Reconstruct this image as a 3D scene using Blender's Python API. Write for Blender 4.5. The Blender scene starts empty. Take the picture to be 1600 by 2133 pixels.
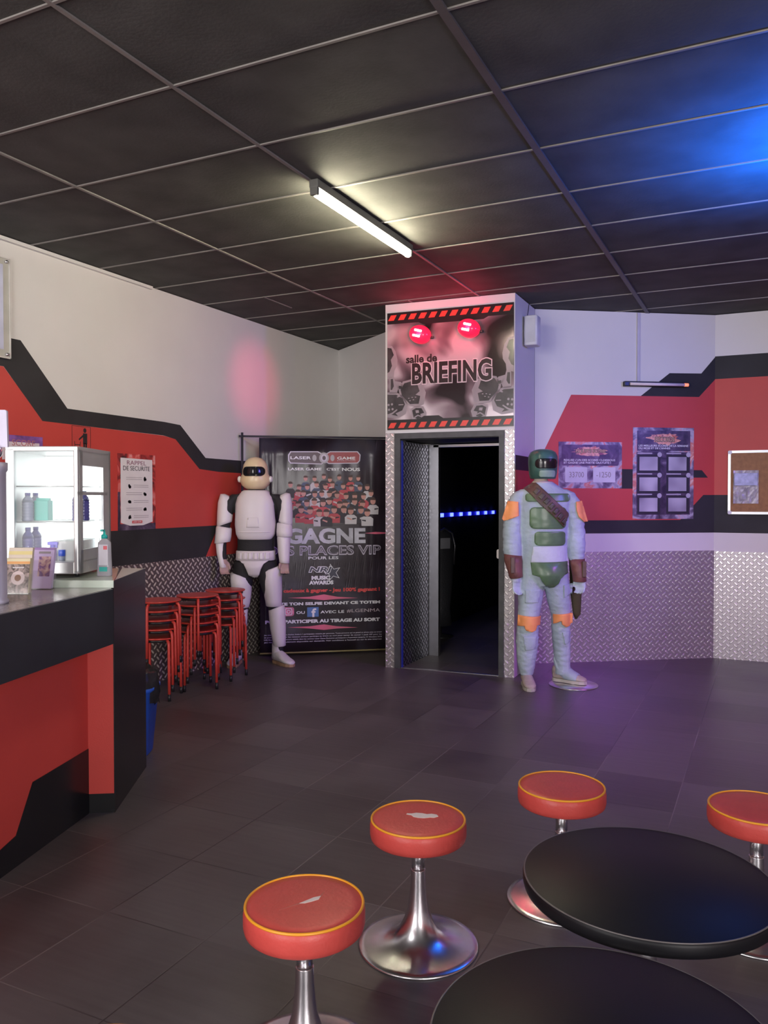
import bpy, bmesh, math, random
from mathutils import Vector, Matrix
random.seed(7)
scene = bpy.context.scene
COL = scene.collection
PI = math.pi

# ------------------------------------------------------------------ camera
F_PX = 1681.45
YAW, PITCH, ROLL, CAM_H = 0.447811, -0.0192584, -0.000556, 1.465
_fwd = Vector((-math.sin(YAW)*math.cos(PITCH), math.cos(YAW)*math.cos(PITCH), math.sin(PITCH)))
_right = Vector((math.cos(YAW), math.sin(YAW), 0)); _up = _right.cross(_fwd)
_r = math.cos(ROLL)*_right + math.sin(ROLL)*_up; _u = -math.sin(ROLL)*_right + math.cos(ROLL)*_up
cd = bpy.data.cameras.new('camera'); cam = bpy.data.objects.new('camera', cd); COL.objects.link(cam)
cd.sensor_width = 36; cd.sensor_fit = 'AUTO'; cd.lens = F_PX*36/2133; cd.clip_start = .02
_m = Matrix((_r, _u, -_fwd)).transposed().to_4x4(); _m.translation = Vector((0, 0, CAM_H)); cam.matrix_world = _m
scene.camera = cam
# ------------------------------------------------------------------ world, lights, exposure
w = bpy.data.worlds.new('world'); scene.world = w; w.use_nodes = True
w.node_tree.nodes['Background'].inputs[0].default_value = (.5, .55, .65, 1)
w.node_tree.nodes['Background'].inputs[1].default_value = .15
scene.view_settings.view_transform = 'Standard'; scene.view_settings.look = 'None'
scene.view_settings.exposure = 1.0; scene.view_settings.gamma = 1.0; scene.view_settings.use_curve_mapping = False

def lamp(name, kind, loc, power, color, size=.2, size_y=None, target=None, spot=None, blend=.6):
    d = bpy.data.lights.new(name, kind); d.energy = power; d.color = color
    if kind == 'AREA':
        d.size = size
        if size_y: d.shape = 'RECTANGLE'; d.size_y = size_y
    else:
        d.shadow_soft_size = size
    if spot: d.spot_size = math.radians(spot); d.spot_blend = blend
    o = bpy.data.objects.new(name, d); COL.objects.link(o); o.location = loc
    if target: o.rotation_euler = (Vector(target)-Vector(loc)).to_track_quat('-Z', 'Y').to_euler()
    return o
# daylight through the shop windows behind the camera, then an added side fill
lamp('daylight_window', 'AREA', (-2.2, -3.85, 1.75), 115, (1.0, .95, .94), 3.6, 2.2, target=(-2.6, 6, 1.2))
lamp('added_side_fill', 'AREA', (3.45, -1.9, 1.75), 205, (1.0, .95, .94), 3.2, 2.0, target=(-4., 3.0, 1.3))  # unseen fill from the right, added to brighten the left wall
# blue and violet party spots fixed under the ceiling to the right, outside the frame
lamp('blue_spot', 'SPOT', (.36, 4.24, 2.50), 235, (.004, .15, 1.0), .06, target=(.30, 4.24, 3.1), spot=148, blend=1.)
lamp('blue_glow', 'POINT', (.50, 4.30, 2.6), 10, (.01, .17, 1.0), .05)
lamp('blue_wash', 'SPOT', (1.9, 5.3, 2.75), 95, (.12, .17, 1.0), .12, target=(-1.8, 7.0, 2.0), spot=70, blend=.9)
lamp('violet_wash', 'SPOT', (2.2, 4.4, 2.7), 175, (.58, .12, .90), .15, target=(-.7, 6.0, .0), spot=80, blend=1.)

# ------------------------------------------------------------------ materials
MATS = {}
def nn(nt, t, **kw):
    n = nt.nodes.new(t)
    for k, v in kw.items(): setattr(n, k, v)
    return n
def mat(name, col, rough=.5, metal=0., var=.08, nscale=9., bump=0., bscale=60., emit=None, estr=0., trans=0., ior=1.45, coat=0., alpha=1., spec=.5):
    if name in MATS: return MATS[name]
    m = bpy.data.materials.new(name); m.use_nodes = True; nt = m.node_tree; b = nt.nodes['Principled BSDF']; L = nt.links
    b.inputs['Roughness'].default_value = rough; b.inputs['Metallic'].default_value = metal; b.inputs['IOR'].default_value = ior
    b.inputs['Transmission Weight'].default_value = trans; b.inputs['Coat Weight'].default_value = coat; b.inputs['Alpha'].default_value = alpha; b.inputs['Specular IOR Level'].default_value = spec
    tc = nn(nt, 'ShaderNodeTexCoord'); nz = nn(nt, 'ShaderNodeTexNoise'); nz.inputs['Scale'].default_value = nscale; nz.inputs['Detail'].default_value = 5
    L.new(tc.outputs['Object'], nz.inputs['Vector'])
    cr = nn(nt, 'ShaderNodeValToRGB'); cr.color_ramp.elements[0].position = .3; cr.color_ramp.elements[1].position = .7
    cr.color_ramp.elements[0].color = (*[c*(1-var) for c in col], 1); cr.color_ramp.elements[1].color = (*[min(1, c*(1+var)) for c in col], 1)
    L.new(nz.outputs['Fac'], cr.inputs['Fac']); L.new(cr.outputs['Color'], b.inputs['Base Color'])
    if bump:
        n2 = nn(nt, 'ShaderNodeTexNoise'); n2.inputs['Scale'].default_value = bscale; n2.inputs['Detail'].default_value = 4
        L.new(tc.outputs['Object'], n2.inputs['Vector'])
        bp = nn(nt, 'ShaderNodeBump'); bp.inputs['Strength'].default_value = bump; bp.inputs['Distance'].default_value = .01
        L.new(n2.outputs['Fac'], bp.inputs['Height']); L.new(bp.outputs['Normal'], b.inputs['Normal'])
    if emit: b.inputs['Emission Color'].default_value = (*emit, 1); b.inputs['Emission Strength'].default_value = estr
    MATS[name] = m; return m
def math_node(nt, op, a, b=None, c=None):
    n = nn(nt, 'ShaderNodeMath', operation=op)
    for i, v in enumerate((a, b, c)):
        if v is None: continue
        if isinstance(v, (int, float)): n.inputs[i].default_value = v
        else: nt.links.new(v, n.inputs[i])
    return n.outputs[0]
def tread(name, base, high, p=.062, rb=.42, rh=.28, metal=.9, bumpd=.004):
    m = bpy.data.materials.new(name); m.use_nodes = True; nt = m.node_tree; L = nt.links; b = nt.nodes['Principled BSDF']
    uv = nn(nt, 'ShaderNodeUVMap'); sp = nn(nt, 'ShaderNodeSeparateXYZ'); L.new(uv.outputs[0], sp.inputs[0])
    def loz(off, sgn):
        x = math_node(nt, 'SUBTRACT', math_node(nt, 'FRACT', math_node(nt, 'ADD', math_node(nt, 'DIVIDE', sp.outputs[0], p), off)), .5)
        y = math_node(nt, 'SUBTRACT', math_node(nt, 'FRACT', math_node(nt, 'ADD', math_node(nt, 'DIVIDE', sp.outputs[1], p), off)), .5)
        a = math_node(nt, 'MULTIPLY', math_node(nt, 'ADD', x, math_node(nt, 'MULTIPLY', y, sgn)), .7071)
        c = math_node(nt, 'MULTIPLY', math_node(nt, 'SUBTRACT', y, math_node(nt, 'MULTIPLY', x, sgn)), .7071)
        d = math_node(nt, 'ADD', math_node(nt, 'POWER', math_node(nt, 'ABSOLUTE', math_node(nt, 'DIVIDE', a, .36)), 2.),
                      math_node(nt, 'POWER', math_node(nt, 'ABSOLUTE', math_node(nt, 'DIVIDE', c, .14)), 2.))
        mr = nn(nt, 'ShaderNodeMapRange', interpolation_type='SMOOTHSTEP'); L.new(d, mr.inputs[0])
        mr.inputs[1].default_value = 1.15; mr.inputs[2].default_value = .55; mr.inputs[3].default_value = 0; mr.inputs[4].default_value = 1
        return mr.outputs[0]
    h = math_node(nt, 'MAXIMUM', loz(0., 1.), loz(.5, -1.))
    mx = nn(nt, 'ShaderNodeMix', data_type='RGBA'); L.new(h, mx.inputs[0]); mx.inputs[6].default_value = (*base, 1); mx.inputs[7].default_value = (*high, 1)
    tc = nn(nt, 'ShaderNodeTexCoord'); nz = nn(nt, 'ShaderNodeTexNoise'); nz.inputs['Scale'].default_value = 5; nz.inputs['Detail'].default_value = 6; L.new(tc.outputs['Object'], nz.inputs['Vector'])
    ad = math_node(nt, 'ADD', math_node(nt, 'MULTIPLY', h, rh-rb), math_node(nt, 'ADD', rb-.07, math_node(nt, 'MULTIPLY', nz.outputs['Fac'], .14)))
    L.new(ad, b.inputs['Roughness']); L.new(mx.outputs[2], b.inputs['Base Color']); b.inputs['Metallic'].default_value = metal
    bp = nn(nt, 'ShaderNodeBump'); bp.inputs['Strength'].default_value = .8; bp.inputs['Distance'].default_value = bumpd
    L.new(h, bp.inputs['Height']); L.new(bp.outputs['Normal'], b.inputs['Normal'])
    return m

white = mat('white_paint', (.66, .64, .63), .55, var=.03, nscale=2, bump=.08, bscale=180)
redp = mat('red_paint', (.53, .055, .045), .5, var=.05, nscale=3, bump=.05, bscale=180)
blackp = mat('black_paint', (.032, .031, .034), .6, spec=.25, var=.2, nscale=3, bump=.05, bscale=180)
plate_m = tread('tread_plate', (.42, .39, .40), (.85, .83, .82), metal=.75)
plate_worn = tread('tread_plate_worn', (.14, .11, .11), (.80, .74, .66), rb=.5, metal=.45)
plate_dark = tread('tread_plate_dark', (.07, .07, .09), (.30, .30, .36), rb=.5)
chrome = mat('brushed_steel', (.74, .73, .76), .27, 1, var=.10, nscale=14, bump=.03, bscale=40)
alu = mat('aluminium', (.6, .6, .62), .32, 1, var=.06)
alu_w = mat('satin_silver', (.58, .6, .6), .35, .7, var=.04)
red_vinyl = mat('red_vinyl', (.53, .065, .055), .42, var=.06, nscale=20, bump=.12, bscale=90)
piping_m = mat('orange_piping', (.75, .32, .02), .4)
foam_m = mat('exposed_foam', (.72, .62, .58), .9)
red_metal = mat('red_lacquer', (.55, .055, .04), .3, .1, var=.05)
black_pl = mat('black_plastic', (.015, .015, .016), .35, var=.2)
black_sh = mat('black_laminate', (.012, .012, .014), .22, var=.2, nscale=4, bump=.03, bscale=250)
black_counter = mat('black_counter_board', (.022, .024, .028), .3, var=.2, nscale=4)
countertop_m = mat('speckled_countertop', (.30, .27, .27), .16, var=.12, nscale=60)
paper_w = mat('white_paper', (.72, .68, .70), .6, var=.04)
paper_v = mat('violet_paper', (.20, .08, .30), .5, var=.5, nscale=18)
ink = mat('black_ink', (.02, .02, .022), .5)
ink_grey = mat('grey_ink', (.28, .25, .27), .5)
ink_red = mat('red_ink', (.62, .06, .06), .5)
ink_white = mat('white_ink', (.72, .72, .78), .45, var=.03)
orange_m = mat('orange_fabric_paint', (.85, .33, .12), .55, var=.08)
glass_m = mat('clear_acrylic', (.9, .94, .95), .04, trans=1., ior=1.2, var=0.)

# ------------------------------------------------------------------ mesh helpers
def link(name, bm, mats, parent=None, smooth=False, angle=None):
    me = bpy.data.meshes.new(name)
    bmesh.ops.recalc_face_normals(bm, faces=bm.faces[:])
    bm.to_mesh(me); bm.free()
    for m in (mats if isinstance(mats, (list, tuple)) else [mats]): me.materials.append(m)
    if smooth:
        for p in me.polygons: p.use_smooth = True
    if angle is not None:
        me.shade_smooth() if hasattr(me, 'shade_smooth') else None
        try: me.set_sharp_from_angle(angle=math.radians(angle))
        except Exception: pass
    o = bpy.data.objects.new(name, me); COL.objects.link(o)
    if parent: o.parent = parent
    return o
def tag(o, label=None, cat=None, group=None, kind=None):
    if label: o['label'] = label
    if cat: o['category'] = cat
    if group: o['group'] = group
    if kind: o['kind'] = kind
    return o
def thing(name, loc=(0, 0, 0), rz=0., label=None, cat=None, group=None, kind=None):
    o = bpy.data.objects.new(name, None); COL.objects.link(o); o.location = loc; o.rotation_euler = (0, 0, rz)
    o.empty_display_size = .1
    return tag(o, label, cat, group, kind)
def box(bm, c, s, rz=0., mi=0, bev=0.):
    g = bmesh.ops.create_cube(bm, size=1.)
    M = Matrix.Translation(c) @ Matrix.Rotation(rz, 4, 'Z') @ Matrix.Diagonal((*s, 1))
    bmesh.ops.transform(bm, matrix=M, verts=g['verts'])
    fs = list({f for v in g['verts'] for f in v.link_faces})
    if bev:
        es = list({e for f in fs for e in f.edges})
        r = bmesh.ops.bevel(bm, geom=es, offset=bev, segments=2, affect='EDGES', profile=.6); fs = [f for f in r['faces']] + [f for f in fs if f.is_valid]
    for f in fs: f.material_index = mi
def lathe(bm, prof, n=48, c=(0, 0, 0), mi=0, rot=None):
    rings = []
    R = rot or Matrix.Identity(3)
    for r, z in prof:
        if r < 1e-6: rings.append([bm.verts.new(R @ Vector((0, 0, z)) + Vector(c))])
        else: rings.append([bm.verts.new(R @ Vector((r*math.cos(2*PI*i/n), r*math.sin(2*PI*i/n), z)) + Vector(c)) for i in range(n)])
    for a, b in zip(rings, rings[1:]):
        for i in range(n):
            j = (i+1) % n
            q = [a[i % len(a)], a[j % len(a)], b[j % len(b)], b[i % len(b)]]
            q2 = []
            for v in q:
                if v not in q2: q2.append(v)
            if len(q2) > 2:
                f = bm.faces.new(q2); f.material_index = mi; f.smooth = True
def tube(bm, pts, rad, n=10, mi=0, cap=True):
    P = [Vector(p) for p in pts]; rings = []
    rr = rad if isinstance(rad, (list, tuple)) else [rad]*len(P)
    prev = None
    for i, p in enumerate(P):
        t = (P[min(i+1, len(P)-1)] - P[max(i-1, 0)]).normalized()
        a = prev if prev else (Vector((0, 0, 1)) if abs(t.z) < .9 else Vector((1, 0, 0)))
        x = (a - t*a.dot(t)).normalized(); prev = x; y = t.cross(x)
        rings.append([bm.verts.new(p + (x*math.cos(2*PI*k/n) + y*math.sin(2*PI*k/n))*rr[i]) for k in range(n)])
    for a, b in zip(rings, rings[1:]):
        for k in range(n):
            f = bm.faces.new((a[k], a[(k+1) % n], b[(k+1) % n], b[k])); f.smooth = True; f.material_index = mi
    if cap:
        for q in (rings[0], rings[-1]):
            f = bm.faces.new(q); f.material_index = mi
def loft(bm, rings, n=28, mi=0, axis='z', cap=True, ex=2.):
    """rings: (cx,cy,cz,ra,rb[,tilt]) ; axis z: ra along x, rb along y ; axis y: ra along x, rb along z"""
    R = []
    for q in rings:
        cx, cy, cz, ra, rb = q[:5]; tl = q[5] if len(q) > 5 else 0
        rg = []
        for k in range(n):
            a = 2*PI*k/n; ca, sa = math.cos(a), math.sin(a)
            u = math.copysign(abs(ca)**(2/ex), ca)*ra; v = math.copysign(abs(sa)**(2/ex), sa)*rb
            rg.append(bm.verts.new((cx+u, cy+v, cz+tl*u) if axis == 'z' else (cx+u, cy+tl*u, cz+v)))
        R.append(rg)
    for a, b in zip(R, R[1:]):
        for k in range(n):
            f = bm.faces.new((a[k], a[(k+1) % n], b[(k+1) % n], b[k])); f.smooth = True; f.material_index = mi
    if cap:
        for q in (R[0], R[-1]):
            f = bm.faces.new(q); f.material_index = mi
def ball(bm, c, r, mi=0, seg=20):
    g = bmesh.ops.create_uvsphere(bm, u_segments=seg, v_segments=seg//2+2, radius=1.)
    M = Matrix.Translation(c) @ Matrix.Diagonal((*(r if isinstance(r, (tuple, list)) else (r, r, r)), 1))
    bmesh.ops.transform(bm, matrix=M, verts=g['verts'])
    for f in {f for v in g['verts'] for f in v.link_faces}: f.smooth = True; f.material_index = mi
class Frame:
    """a vertical surface: origin, direction to the viewer's right, normal towards the room"""
    def __init__(s, p0, p1):
        s.o = Vector((p0[0], p0[1], 0)); d = Vector((p1[0]-p0[0], p1[1]-p0[1], 0)); s.len = d.length; s.d = d.normalized()
        s.n = Vector((s.d.y, -s.d.x, 0))
    def P(s, u, z, off=0.): return s.o + s.d*u + s.n*off + Vector((0, 0, z))
    def at(s, x, y, off=0.):
        """point of the photo -> (u, z) on this surface"""
        ray = _r*((x-800)/F_PX) - _u*((y-1066.5)/F_PX) + _fwd
        o = s.o + s.n*off; t = o.dot(s.n)/ray.dot(s.n); q = ray*t - s.o
        return (q.dot(s.d), (ray*t).z + CAM_H)
    def rz(s): return math.atan2(s.d.y, s.d.x)
def slab(bm, fr, poly, o0, o1, mi=0, uv=True):
    """polygon (u,z) on a frame, extruded from offset o0 to o1 along the normal; UVs in metres"""
    a = [bm.verts.new(fr.P(u, z, o0)) for u, z in poly]; b = [bm.verts.new(fr.P(u, z, o1)) for u, z in poly]
    fs = [(bm.faces.new(b), poly)]
    bm.faces.new(a[::-1]); n = len(poly)
    for i in range(n): bm.faces.new((a[i], a[(i+1) % n], b[(i+1) % n], b[i]))
    lay = bm.loops.layers.uv.verify()
    for v in a + b:
        for f in v.link_faces:
            f.material_index = mi
            for l in f.loops:
                q = l.vert.co - fr.o; l[lay].uv = (q.dot(fr.d), q.z)
def rect(u0, z0, u1, z1): return [(u0, z0), (u1, z0), (u1, z1), (u0, z1)]
def ell(u, z, a, b, n=20, rot=0.):
    return [(u + a*math.cos(t)*math.cos(rot) - b*math.sin(t)*math.sin(rot), z + a*math.cos(t)*math.sin(rot) + b*math.sin(t)*math.cos(rot)) for t in (2*PI*i/n for i in range(n))]
def rrect(u0, z0, u1, z1, r, n=5):
    o = []
    for cx, cz, a0 in ((u1-r, z1-r, 0), (u0+r, z1-r, PI/2), (u0+r, z0+r, PI), (u1-r, z0+r, 1.5*PI)):
        for k in range(n+1): a = a0 + PI/2*k/n; o.append((cx+r*math.cos(a), cz+r*math.sin(a)))
    return o
def plate(name, fr, polys, o0, o1, m, parent=None, mis=None):
    bm = bmesh.new()
    for i, p in enumerate(polys): slab(bm, fr, p, o0, o1, mis[i] if mis else 0)
    return link(name, bm, m, parent)
def text(name, body, fr, u0, z0, wdt, hgt, off, m, parent, bold=0., shear=0., depth=.0008, spacing=1.):
    c = bpy.data.curves.new('t', 'FONT'); c.body = body; c.extrude = .01; c.offset = bold; c.shear = shear; c.space_character = spacing; c.resolution_u = 3
    to = bpy.data.objects.new('t', c); COL.objects.link(to)
    me = bpy.data.meshes.new_from_object(to.evaluated_get(bpy.context.evaluated_depsgraph_get()))
    bpy.data.objects.remove(to); bpy.data.curves.remove(c)
    xs = [v.co.x for v in me.vertices]; ys = [v.co.y for v in me.vertices]
    if not xs: return None
    x0, x1, y0, y1 = min(xs), max(xs), min(ys), max(ys)
    for v in me.vertices:
        u = u0 + (v.co.x-x0)/(x1-x0)*wdt; z = z0 + (v.co.y-y0)/(y1-y0)*hgt
        v.co = fr.P(u, z, off + (depth if v.co.z > 0 else 0))
    me.materials.clear(); me.materials.append(m)
    o = bpy.data.objects.new(name, me); COL.objects.link(o); o.parent = parent
    return o
def copy_tree(o, parent=None):
    c = o.copy(); COL.objects.link(c)
    if parent: c.parent = parent; c.matrix_parent_inverse = o.matrix_parent_inverse.copy()
    for ch in list(o.children): copy_tree(ch, c)
    return c
def struct(name, bm, m, smooth=False): return tag(link(name, bm, m, smooth=smooth), kind='structure')

CEIL = 3.0947
FL = Frame((-4.37, 0), (-4.37, 7.93))             # left wall
FBL = Frame((-4.37, 7.93), (-2.9, 6.83))          # short wall behind the banner
FBF = Frame((-2.98, 6.235), (-1.865, 6.31))       # front of the doorway box
FBS = Frame((-1.865, 6.31), (-1.872, 6.93))       # its right side
FRB = Frame((-1.87, 6.93), (-.47, 7.87))          # oblique wall, right
FRS = Frame((-.47, 7.87), (3.6, 7.90))            # wall far right

# ------------------------------------------------------------------ floor
def floor_material():
    m = bpy.data.materials.new('dark_floor_tiles'); m.use_nodes = True; nt = m.node_tree; L = nt.links; b = nt.nodes['Principled BSDF']
    tc = nn(nt, 'ShaderNodeTexCoord'); sp = nn(nt, 'ShaderNodeSeparateXYZ'); L.new(tc.outputs['Object'], sp.inputs[0])
    X = math_node(nt, 'ADD', sp.outputs[0], 2.10+42.5); Y = math_node(nt, 'ADD', sp.outputs[1], -3.47+45)
    cx = math_node(nt, 'DIVIDE', X, .425); cy = math_node(nt, 'DIVIDE', Y, .45)
    def edge(v, size):
        f = math_node(nt, 'FRACT', v); d = math_node(nt, 'MULTIPLY', math_node(nt, 'MINIMUM', f, math_node(nt, 'SUBTRACT', 1., f)), size)
        mr = nn(nt, 'ShaderNodeMapRange'); L.new(d, mr.inputs[0]); mr.inputs[1].default_value = .0012; mr.inputs[2].default_value = .0032; mr.inputs[3].default_value = 1; mr.inputs[4].default_value = 0
        return mr.outputs[0]
    joint = math_node(nt, 'MAXIMUM', edge(cx, .425), math_node(nt, 'MULTIPLY', edge(cy, .45), .8))
    cell = nn(nt, 'ShaderNodeCombineXYZ'); L.new(math_node(nt, 'FLOOR', cx), cell.inputs[0]); L.new(math_node(nt, 'FLOOR', cy), cell.inputs[1])
    wn = nn(nt, 'ShaderNodeTexWhiteNoise', noise_dimensions='2D'); L.new(cell.outputs[0], wn.inputs['Vector'])
    n1 = nn(nt, 'ShaderNodeTexNoise'); n1.inputs['Scale'].default_value = 2.2; n1.inputs['Detail'].default_value = 8; n1.inputs['Roughness'].default_value = .65; L.new(tc.outputs['Object'], n1.inputs['Vector'])
    mp = nn(nt, 'ShaderNodeMapping'); mp.inputs['Scale'].default_value = (3, 45, 1); L.new(tc.outputs['Object'], mp.inputs['Vector'])
    n2 = nn(nt, 'ShaderNodeTexNoise'); n2.inputs['Scale'].default_value = 1.; n2.inputs['Detail'].default_value = 5; L.new(mp.outputs[0], n2.inputs['Vector'])
    f = math_node(nt, 'ADD', math_node(nt, 'MULTIPLY', n1.outputs['Fac'], .6), math_node(nt, 'ADD', math_node(nt, 'MULTIPLY', n2.outputs['Fac'], .25), math_node(nt, 'MULTIPLY', wn.outputs['Value'], .18)))
    cr = nn(nt, 'ShaderNodeValToRGB'); e = cr.color_ramp.elements; e[0].position = .3; e[0].color = (.045, .036, .039, 1); e[1].position = .75; e[1].color = (.115, .10, .104, 1); L.new(f, cr.inputs['Fac'])
    # joints are pale with dried grout in some rows and dark in others
    n3 = nn(nt, 'ShaderNodeTexNoise'); n3.inputs['Scale'].default_value = .9; L.new(tc.outputs['Object'], n3.inputs['Vector'])
    jc = nn(nt, 'ShaderNodeValToRGB'); g = jc.color_ramp.elements; g[0].position = .46; g[0].color = (.025, .02, .023, 1); g[1].position = .56; g[1].color = (.15, .13, .13, 1); L.new(n3.outputs['Fac'], jc.inputs['Fac'])
    mx = nn(nt, 'ShaderNodeMix', data_type='RGBA'); L.new(joint, mx.inputs[0]); L.new(cr.outputs[0], mx.inputs[6]); L.new(jc.outputs[0], mx.inputs[7]); L.new(mx.outputs[2], b.inputs['Base Color'])
    L.new(math_node(nt, 'ADD', .30, math_node(nt, 'MULTIPLY', n1.outputs['Fac'], .28)), b.inputs['Roughness'])
    bp = nn(nt, 'ShaderNodeBump'); bp.inputs['Strength'].default_value = .25; bp.inputs['Distance'].default_value = .002
    L.new(math_node(nt, 'SUBTRACT', math_node(nt, 'MULTIPLY', n2.outputs['Fac'], .5), joint), bp.inputs['Height']); L.new(bp.outputs['Normal'], b.inputs['Normal'])
    return m
bm = bmesh.new(); box(bm, (-.4, 3.4, -.05), (9.4, 15.2, .1)); struct('floor', bm, floor_material())

# ------------------------------------------------------------------ ceiling: black mineral tiles on a metal grid
ceil_m = mat('ceiling_tile', (.076, .075, .071), .75, spec=.2, var=.22, nscale=3.5, bump=.14, bscale=60)
grid_m = mat('ceiling_grid_bar', (.21, .195, .18), .5, .1, var=.1)
gridd_m = mat('ceiling_main_runner', (.085, .08, .085), .5, .1, var=.1)
bm = bmesh.new(); box(bm, (-.4, 3.4, CEIL+.055), (9.4, 15.2, .1)); struct('ceiling', bm, ceil_m)
GX0, GY0, GDX, GDY = -3.314, 1.960, 1.1534, .6
bm = bmesh.new()
for k in range(-8, 13):
    y = GY0 + k*GDY
    if y < 8.2: box(bm, (-.4, y, CEIL+.003), (9.2, .012, .008))
for i in range(-1, 6):
    if i != 2: box(bm, (GX0+i*GDX, 2.1, CEIL+.0015), (.017, 12.2, .008))
for (x, y0, y1) in ((-3.76, 5.55, 5.98), (-2.74, 6.15, 6.6)): box(bm, (x, (y0+y1)/2, CEIL+.003), (.01, y1-y0, .008))
struct('trim_1', bm, grid_m)
bm = bmesh.new(); box(bm, (GX0+2*GDX, 2.1, CEIL), (.033, 12.2, .01)); struct('trim_2', bm, gridd_m)
# ------------------------------------------------------------------ walls with painted bands
def wall(name, fr, u0, u1, paints=(), z1=CEIL, z0=0.):
    bm = bmesh.new(); slab(bm, fr, rect(u0, z0, u1, z1), -.1, 0, 0)
    for k, (poly, mi) in enumerate(paints): slab(bm, fr, poly, -.0005, .0012+.0004*k, mi)
    return struct(name, bm, [white, redp, blackp])
A = FL.at
# left wall: red field framed by black bands
red_l = [(-1.0, 2.285), (3.56, 2.285), (3.86, 1.967), (5.04, 1.95), (5.19, 1.93), (5.49, 1.70), (7.93, 1.66), (7.93, 1.21), (5.75, 1.21), (5.56, .95), (-1., .95)]
blk_up = [(-1.0, 2.48), (3.69, 2.472), (4.07, 2.07), (5.05, 2.06), (5.245, 2.05), (5.57, 1.795), (7.93, 1.78), (7.93, 1.66), (5.75, 1.681), (5.487, 1.698), (5.185, 1.93), (5.04, 1.952), (3.858, 1.967), (3.562, 2.286), (-1., 2.286)]
blk_lo = [(-1.0, 1.21), (5.74, 1.213), (5.575, .95), (-1., .95)]
blk_lo2 = [(5.8, 1.21), (7.93, 1.21), (7.93, .95), (5.62, .95)]
red_l2 = [(5.56, .94), (5.75, 1.22), (7.93, 1.22), (7.93, .94)]
wall('wall_left', FL, -4.1, 8.03, [(red_l, 1), (blk_up, 2), (blk_lo, 2), (red_l2, 1)])
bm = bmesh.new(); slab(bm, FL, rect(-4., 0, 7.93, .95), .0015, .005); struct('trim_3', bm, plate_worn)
bm = bmesh.new(); slab(bm, FL, rect(-4., CEIL-.022, 4.9, CEIL), 0, .028); struct('trim_4', bm, white)
wall('wall_back', FBL, -.05, FBL.len, [])
# oblique wall
red_r = [(0., 1.67), (.04, 1.775), (.332, 2.357), (1.53, 2.357), (1.69, 2.52), (1.69, 1.15), (0, 1.15)]
blk_r1 = [(.979, 2.357), (1.251, 2.565), (1.554, 2.568), (1.69, 2.722), (1.69, 2.52), (1.533, 2.357)]
blk_r2 = [(0., 1.803), (.03, 1.803), (.04, 1.775), (0., 1.67)]
blk_r3 = [(0., 1.253), (1.0, 1.253), (1.36, 1.253), (1.581, 1.477), (1.69, 1.477), (1.69, 1.137), (0., 1.137)]
blk_r4 = [(.78, 1.707), (1.565, 1.70), (1.624, 1.633), (1.4, 1.633), (1.3, 1.533), (.78, 1.533)]
wall('wall_oblique', FRB, 0., FRB.len+.06, [(red_r, 1), (blk_r1, 2), (blk_r2, 2), (blk_r3, 2), (blk_r4, 2)])
wall('wall_far', FRS, -.02, FRS.len, [([(0, 1.137), (0, 2.52), (.43, 2.52), (4., 2.52), (4., 1.137)], 1), ([(0, 2.724), (4., 2.724), (4., 2.52), (0, 2.52)], 2), ([(0, 1.477), (4., 1.477), (4., 1.137), (0, 1.137)], 2)])
bm = bmesh.new(); slab(bm, FRB, rect(0.0, .0, FRB.len, .975), .0015, .005); struct('trim_5', bm, plate_m)
bm = bmesh.new(); slab(bm, FRS, rect(0.004, .0, 4., .968), .0015, .005); struct('trim_6', bm, plate_m)
# unseen right and rear walls closing the room, with shop windows behind the camera
FR = Frame((3.6, 7.9), (3.6, -4.0)); FREAR = Frame((3.6, -4.), (-4.37, -4.))
wall('wall_right', FR, 0, FR.len, [(rect(0, 1.1, 12, 2.4), 1)])
bm = bmesh.new()
slab(bm, FREAR, rect(0, 0, FREAR.len, .6), -.1, 0); slab(bm, FREAR, rect(0, 2.9, FREAR.len, CEIL), -.1, 0)
slab(bm, FREAR, rect(0, .6, 2.4, 2.9), -.1, 0); slab(bm, FREAR, rect(7.2, .6, FREAR.len, 2.9), -.1, 0)
struct('wall_rear', bm, white)
bm = bmesh.new()
for u in (2.4, 3.6, 4.8, 6.0, 7.2): slab(bm, FREAR, rect(u-.03, .6, u+.03, 2.9), -.08, -.02)
for z in (.63, 2.87): slab(bm, FREAR, rect(2.4, z-.03, 7.2, z+.03), -.08, -.02)
struct('window_1', bm, alu)
# ------------------------------------------------------------------ doorway box
bm = bmesh.new()
slab(bm, FBF, rect(0, 0, .087, CEIL), -.10, 0); slab(bm, FBF, rect(1.035, 0, FBF.len, CEIL), -.10, 0); slab(bm, FBF, rect(.087, 2.0, 1.035, CEIL), -.10, 0)
struct('wall_doorway_front', bm, white)
bm = bmesh.new(); slab(bm, FBS, rect(0, 0, FBS.len, CEIL), -.07, 0); slab(bm, FBS, [(0.02, 1.80), (FBS.len, 1.80), (FBS.len, 1.68), (.02, 1.68)], 0, .002, 2); slab(bm, FBS, [(0.02, 1.68), (FBS.len, 1.68), (FBS.len, 1.253), (.02, 1.253)], 0, .002, 1); slab(bm, FBS, [(0.02, 1.253), (FBS.len, 1.253), (FBS.len, 1.137), (.02, 1.137)], 0, .002, 2)
struct('wall_doorway_side', bm, [white, redp, blackp])
bm = bmesh.new(); slab(bm, Frame((-2.98, 6.9), (-2.98, 6.24)), rect(0, 0, .66, CEIL), -.06, 0); struct('wall_doorway_left', bm, white)
bm = bmesh.new(); slab(bm, FBF, rect(.003, .0, .087, 2.005), .0005, .005); slab(bm, FBF, rect(1.035, .0, FBF.len-.003, 2.005), .0005, .005); struct('trim_7', bm, plate_m)
frame_m = mat('charcoal_door_frame', (.06, .062, .065), .45, var=.25, nscale=12)
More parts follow.
